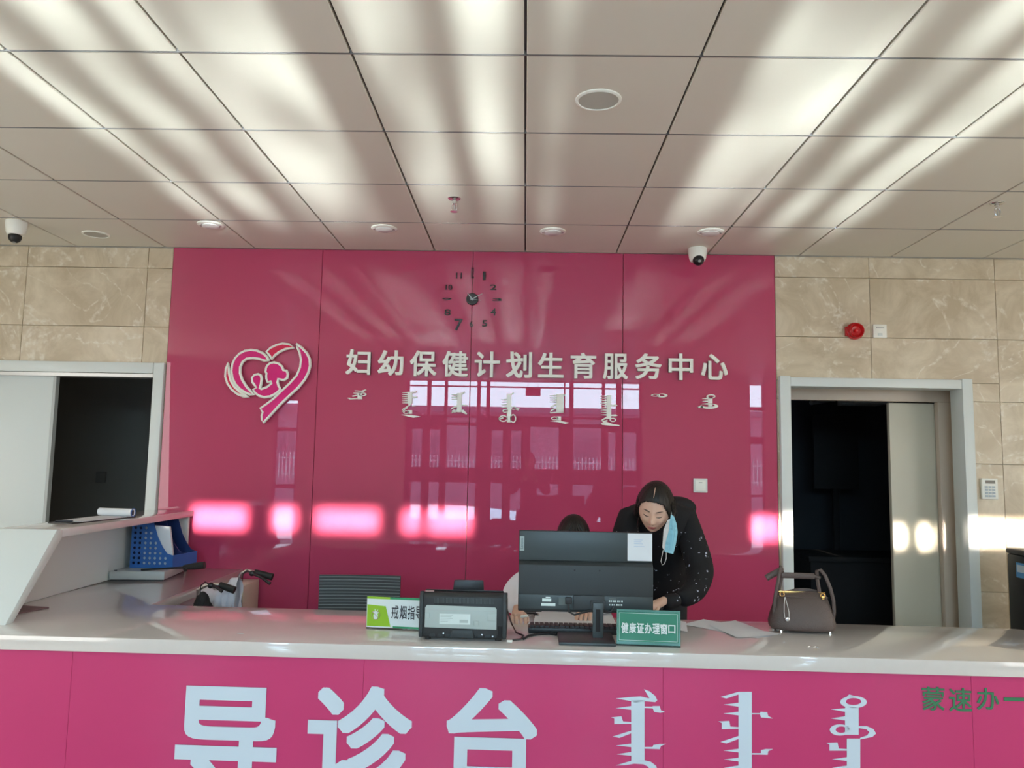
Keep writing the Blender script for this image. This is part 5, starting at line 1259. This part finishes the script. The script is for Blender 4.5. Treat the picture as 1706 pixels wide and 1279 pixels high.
# her hands
hand(wo, V3(.645, 3.765, .868), V3(-.75, -.50, -.30), V3(-.1, .15, -1), side=-1, curl=.55, scale=.95)
hand(wo, V3(.50, 3.79, .860), V3(.55, -.75, -.30), V3(.1, .1, -1), side=1, curl=.6, scale=.95)
skin('cuff', [V3(.745, 3.82, .872), V3(.655, 3.775, .868)], [(0, 1)], [.040, .034], M['jacket'], wo, sub=2, world=True)
skin('cuff', [V3(.555, 3.83, .872), V3(.50, 3.80, .862)], [(0, 1)], [.040, .034], M['jacket'], wo, sub=2, world=True)

# ---- seated woman behind the monitor --------------------------------------------
sw = thing('person', 'seated woman in a white coat, mostly hidden behind the monitor', 'person', (.22, 4.05, .48))
SH = V3(.243, 3.90, 1.135)
body = chain(
    [('pel', V3(.20, 4.10, .58), .125), ('ab', V3(.20, 4.08, .72), .118), ('ch', V3(.21, 4.04, .85), .125), ('uc', V3(.22, 4.0, .94), .090), ('nk', V3(.235, 3.95, 1.00), .050)],
    [('uc', None, 0), (V3(.05, 3.98, .945), .062), (V3(-.03, 3.91, .915), .056), (V3(-.058, 3.83, .875), .050), (V3(-.045, 3.72, .850), .042), (V3(-.030, 3.66, .845), .036)],
    [('uc', None, 0), (V3(.39, 3.98, .93), .060), (V3(.43, 3.90, .87), .054), (V3(.40, 3.80, .850), .046), (V3(.33, 3.72, .850), .038)])
skin('white_coat', *body, M['coat'], sw, sub=2, root=0, world=True)
lg_ = chain([('p', V3(.20, 4.10, .56), .11), (V3(.11, 3.98, .54), .082), (V3(.10, 3.86, .52), .070), (V3(.10, 3.86, .10), .048)], [('p', None, 0), (V3(.30, 3.98, .54), .082), (V3(.31, 3.86, .52), .070), (V3(.31, 3.86, .10), .048)])
skin('trousers', *lg_, M['trousers'], sw, sub=2, root=0, world=True)
for x_ in (.10, .31): obj('shoe', MB().lathe_e(Vector((x_, 3.86, .04)), (.042, .09, .04), 16, 10), M['black'], sw, world=True, smooth=True)
skin('neck', [V3(.235, 3.98, .97), V3(.24, 3.93, 1.04), SH+Vector((0, .03, -.02))], [(0, 1), (1, 2)], [.045, .045, .045], M['skin'], sw, sub=2, world=True)
HM2 = Matrix.Translation(SH) @ Matrix.Rotation(math.radians(12), 4, 'X') @ Matrix.Scale(.96, 4)
hd2, fp2 = make_head(sw, HM2)
def cuts(q):
    if q.y > .010: return False
    fringe = .058 + .006*math.sin(q.x*140)
    return q.z < fringe and abs(q.x) < .070
hair_shell(hd2, HM2, cuts, length=.10, puff=1.12, back=1.16)
for k, x_ in enumerate((-.040, -.022, -.005, .012, .030, .046)):
    obj('fringe_lock', MB().tube([HM2 @ Vector((x_*.4, -.075, .105)), HM2 @ Vector((x_*.8, -.096, .078)), HM2 @ Vector((x_*1.1, -.104, .045)), HM2 @ Vector((x_*1.2, -.104, .020+.010*(k % 2)))], [.007, .006, .0045, .001], 8), M['hair'], hd2, world=True, smooth=True)
hand(sw, V3(-.024, 3.625, .842), V3(.10, -.97, -.22), V3(.05, -.05, -1), side=1, curl=.42, scale=.95)
hand(sw, V3(.30, 3.69, .848), V3(-.35, -.9, -.2), V3(0, -.05, -1), side=-1, curl=.45, scale=.95)
pen = thing('pen', 'slim white pen held in the seated woman\'s hand', 'pen', (.0, 3.60, .82))
pa, pb_ = U(868, 1027, 1, 3.52), U(889, 1024, 1, 3.50)
obj('barrel', MB().tube([pa, pa*.4+pb_*.6], .0055, 10), M['white_letter'], pen, world=True, smooth=True); obj('tip', MB().tube([pa*.4+pb_*.6, pb_], [.005, .0015], 10), M['chrome'], pen, world=True, smooth=True)

# ---- the photographer and one visitor: seen only mirrored in the pink glass --------
def stander(x, y, rz, h, label, m):
    p = thing('person', label, 'person', (x, y, 0), rz); k = h/1.68
    b = chain([('pel', V3(0, 0, .95*k), .12), ('ab', V3(0, 0, 1.08*k), .12), ('ch', V3(0, 0, 1.22*k), .13), ('uc', V3(0, .0, 1.36*k), .09), ('nk', V3(0, -.01, 1.42*k), .05)],
              [('uc', None, 0), (V3(-.19, 0, 1.34*k), .07), (V3(-.25, .05, 1.12*k), .055), (V3(-.10, .26, 1.28*k), .042)], [('uc', None, 0), (V3(.19, 0, 1.34*k), .07), (V3(.25, .05, 1.12*k), .055), (V3(.10, .26, 1.28*k), .042)])
    skin('coat', *b, m, p, sub=2)
    l = chain([('p', V3(0, 0, .93*k), .12), (V3(-.10, 0, .80*k), .09), (V3(-.11, .01, .46*k), .062), (V3(-.11, 0, .08), .045)], [('p', None, 0), (V3(.10, 0, .80*k), .09), (V3(.11, .01, .46*k), .062), (V3(.11, 0, .08), .045)])
    skin('trousers', *l, M['trousers'], p, sub=2)
    for s_ in (-.11, .11): obj('shoe', MB().lathe_e(Vector((s_, .04, .045)), (.045, .12, .045), 16, 10), M['black'], p, smooth=True)
    HMs = WM(p) @ Matrix.Translation((0, .01, 1.55*k)) @ Matrix.Rotation(PI, 4, 'Z')
    skin('neck', [V3(0, 0, 1.38*k), V3(0, .0, 1.50*k)], [(0, 1)], [.05, .05], M['skin'], p, sub=2)
    hs, _f = make_head(p, HMs)
    hair_shell(hs, HMs, lambda q: q.y < .01 and q.z < .05 and abs(q.x) < .078, length=.06)
    for s_ in (-1, 1): hand(p, WM(p) @ V3(s_*.085, .285, 1.30*k), V3(-s_*.5, .2, .6), V3(-s_*.4, -.1, .4), side=s_, curl=.7)
    return p
stander(.06, -.62, 0, 1.66, 'photographer in dark clothes seen only as a reflection in the pink glass', M['trousers'])
stander(1.12, -.75, .1, 1.35, 'shorter visitor in dark clothes reflected beside the photographer', M['trousers'])
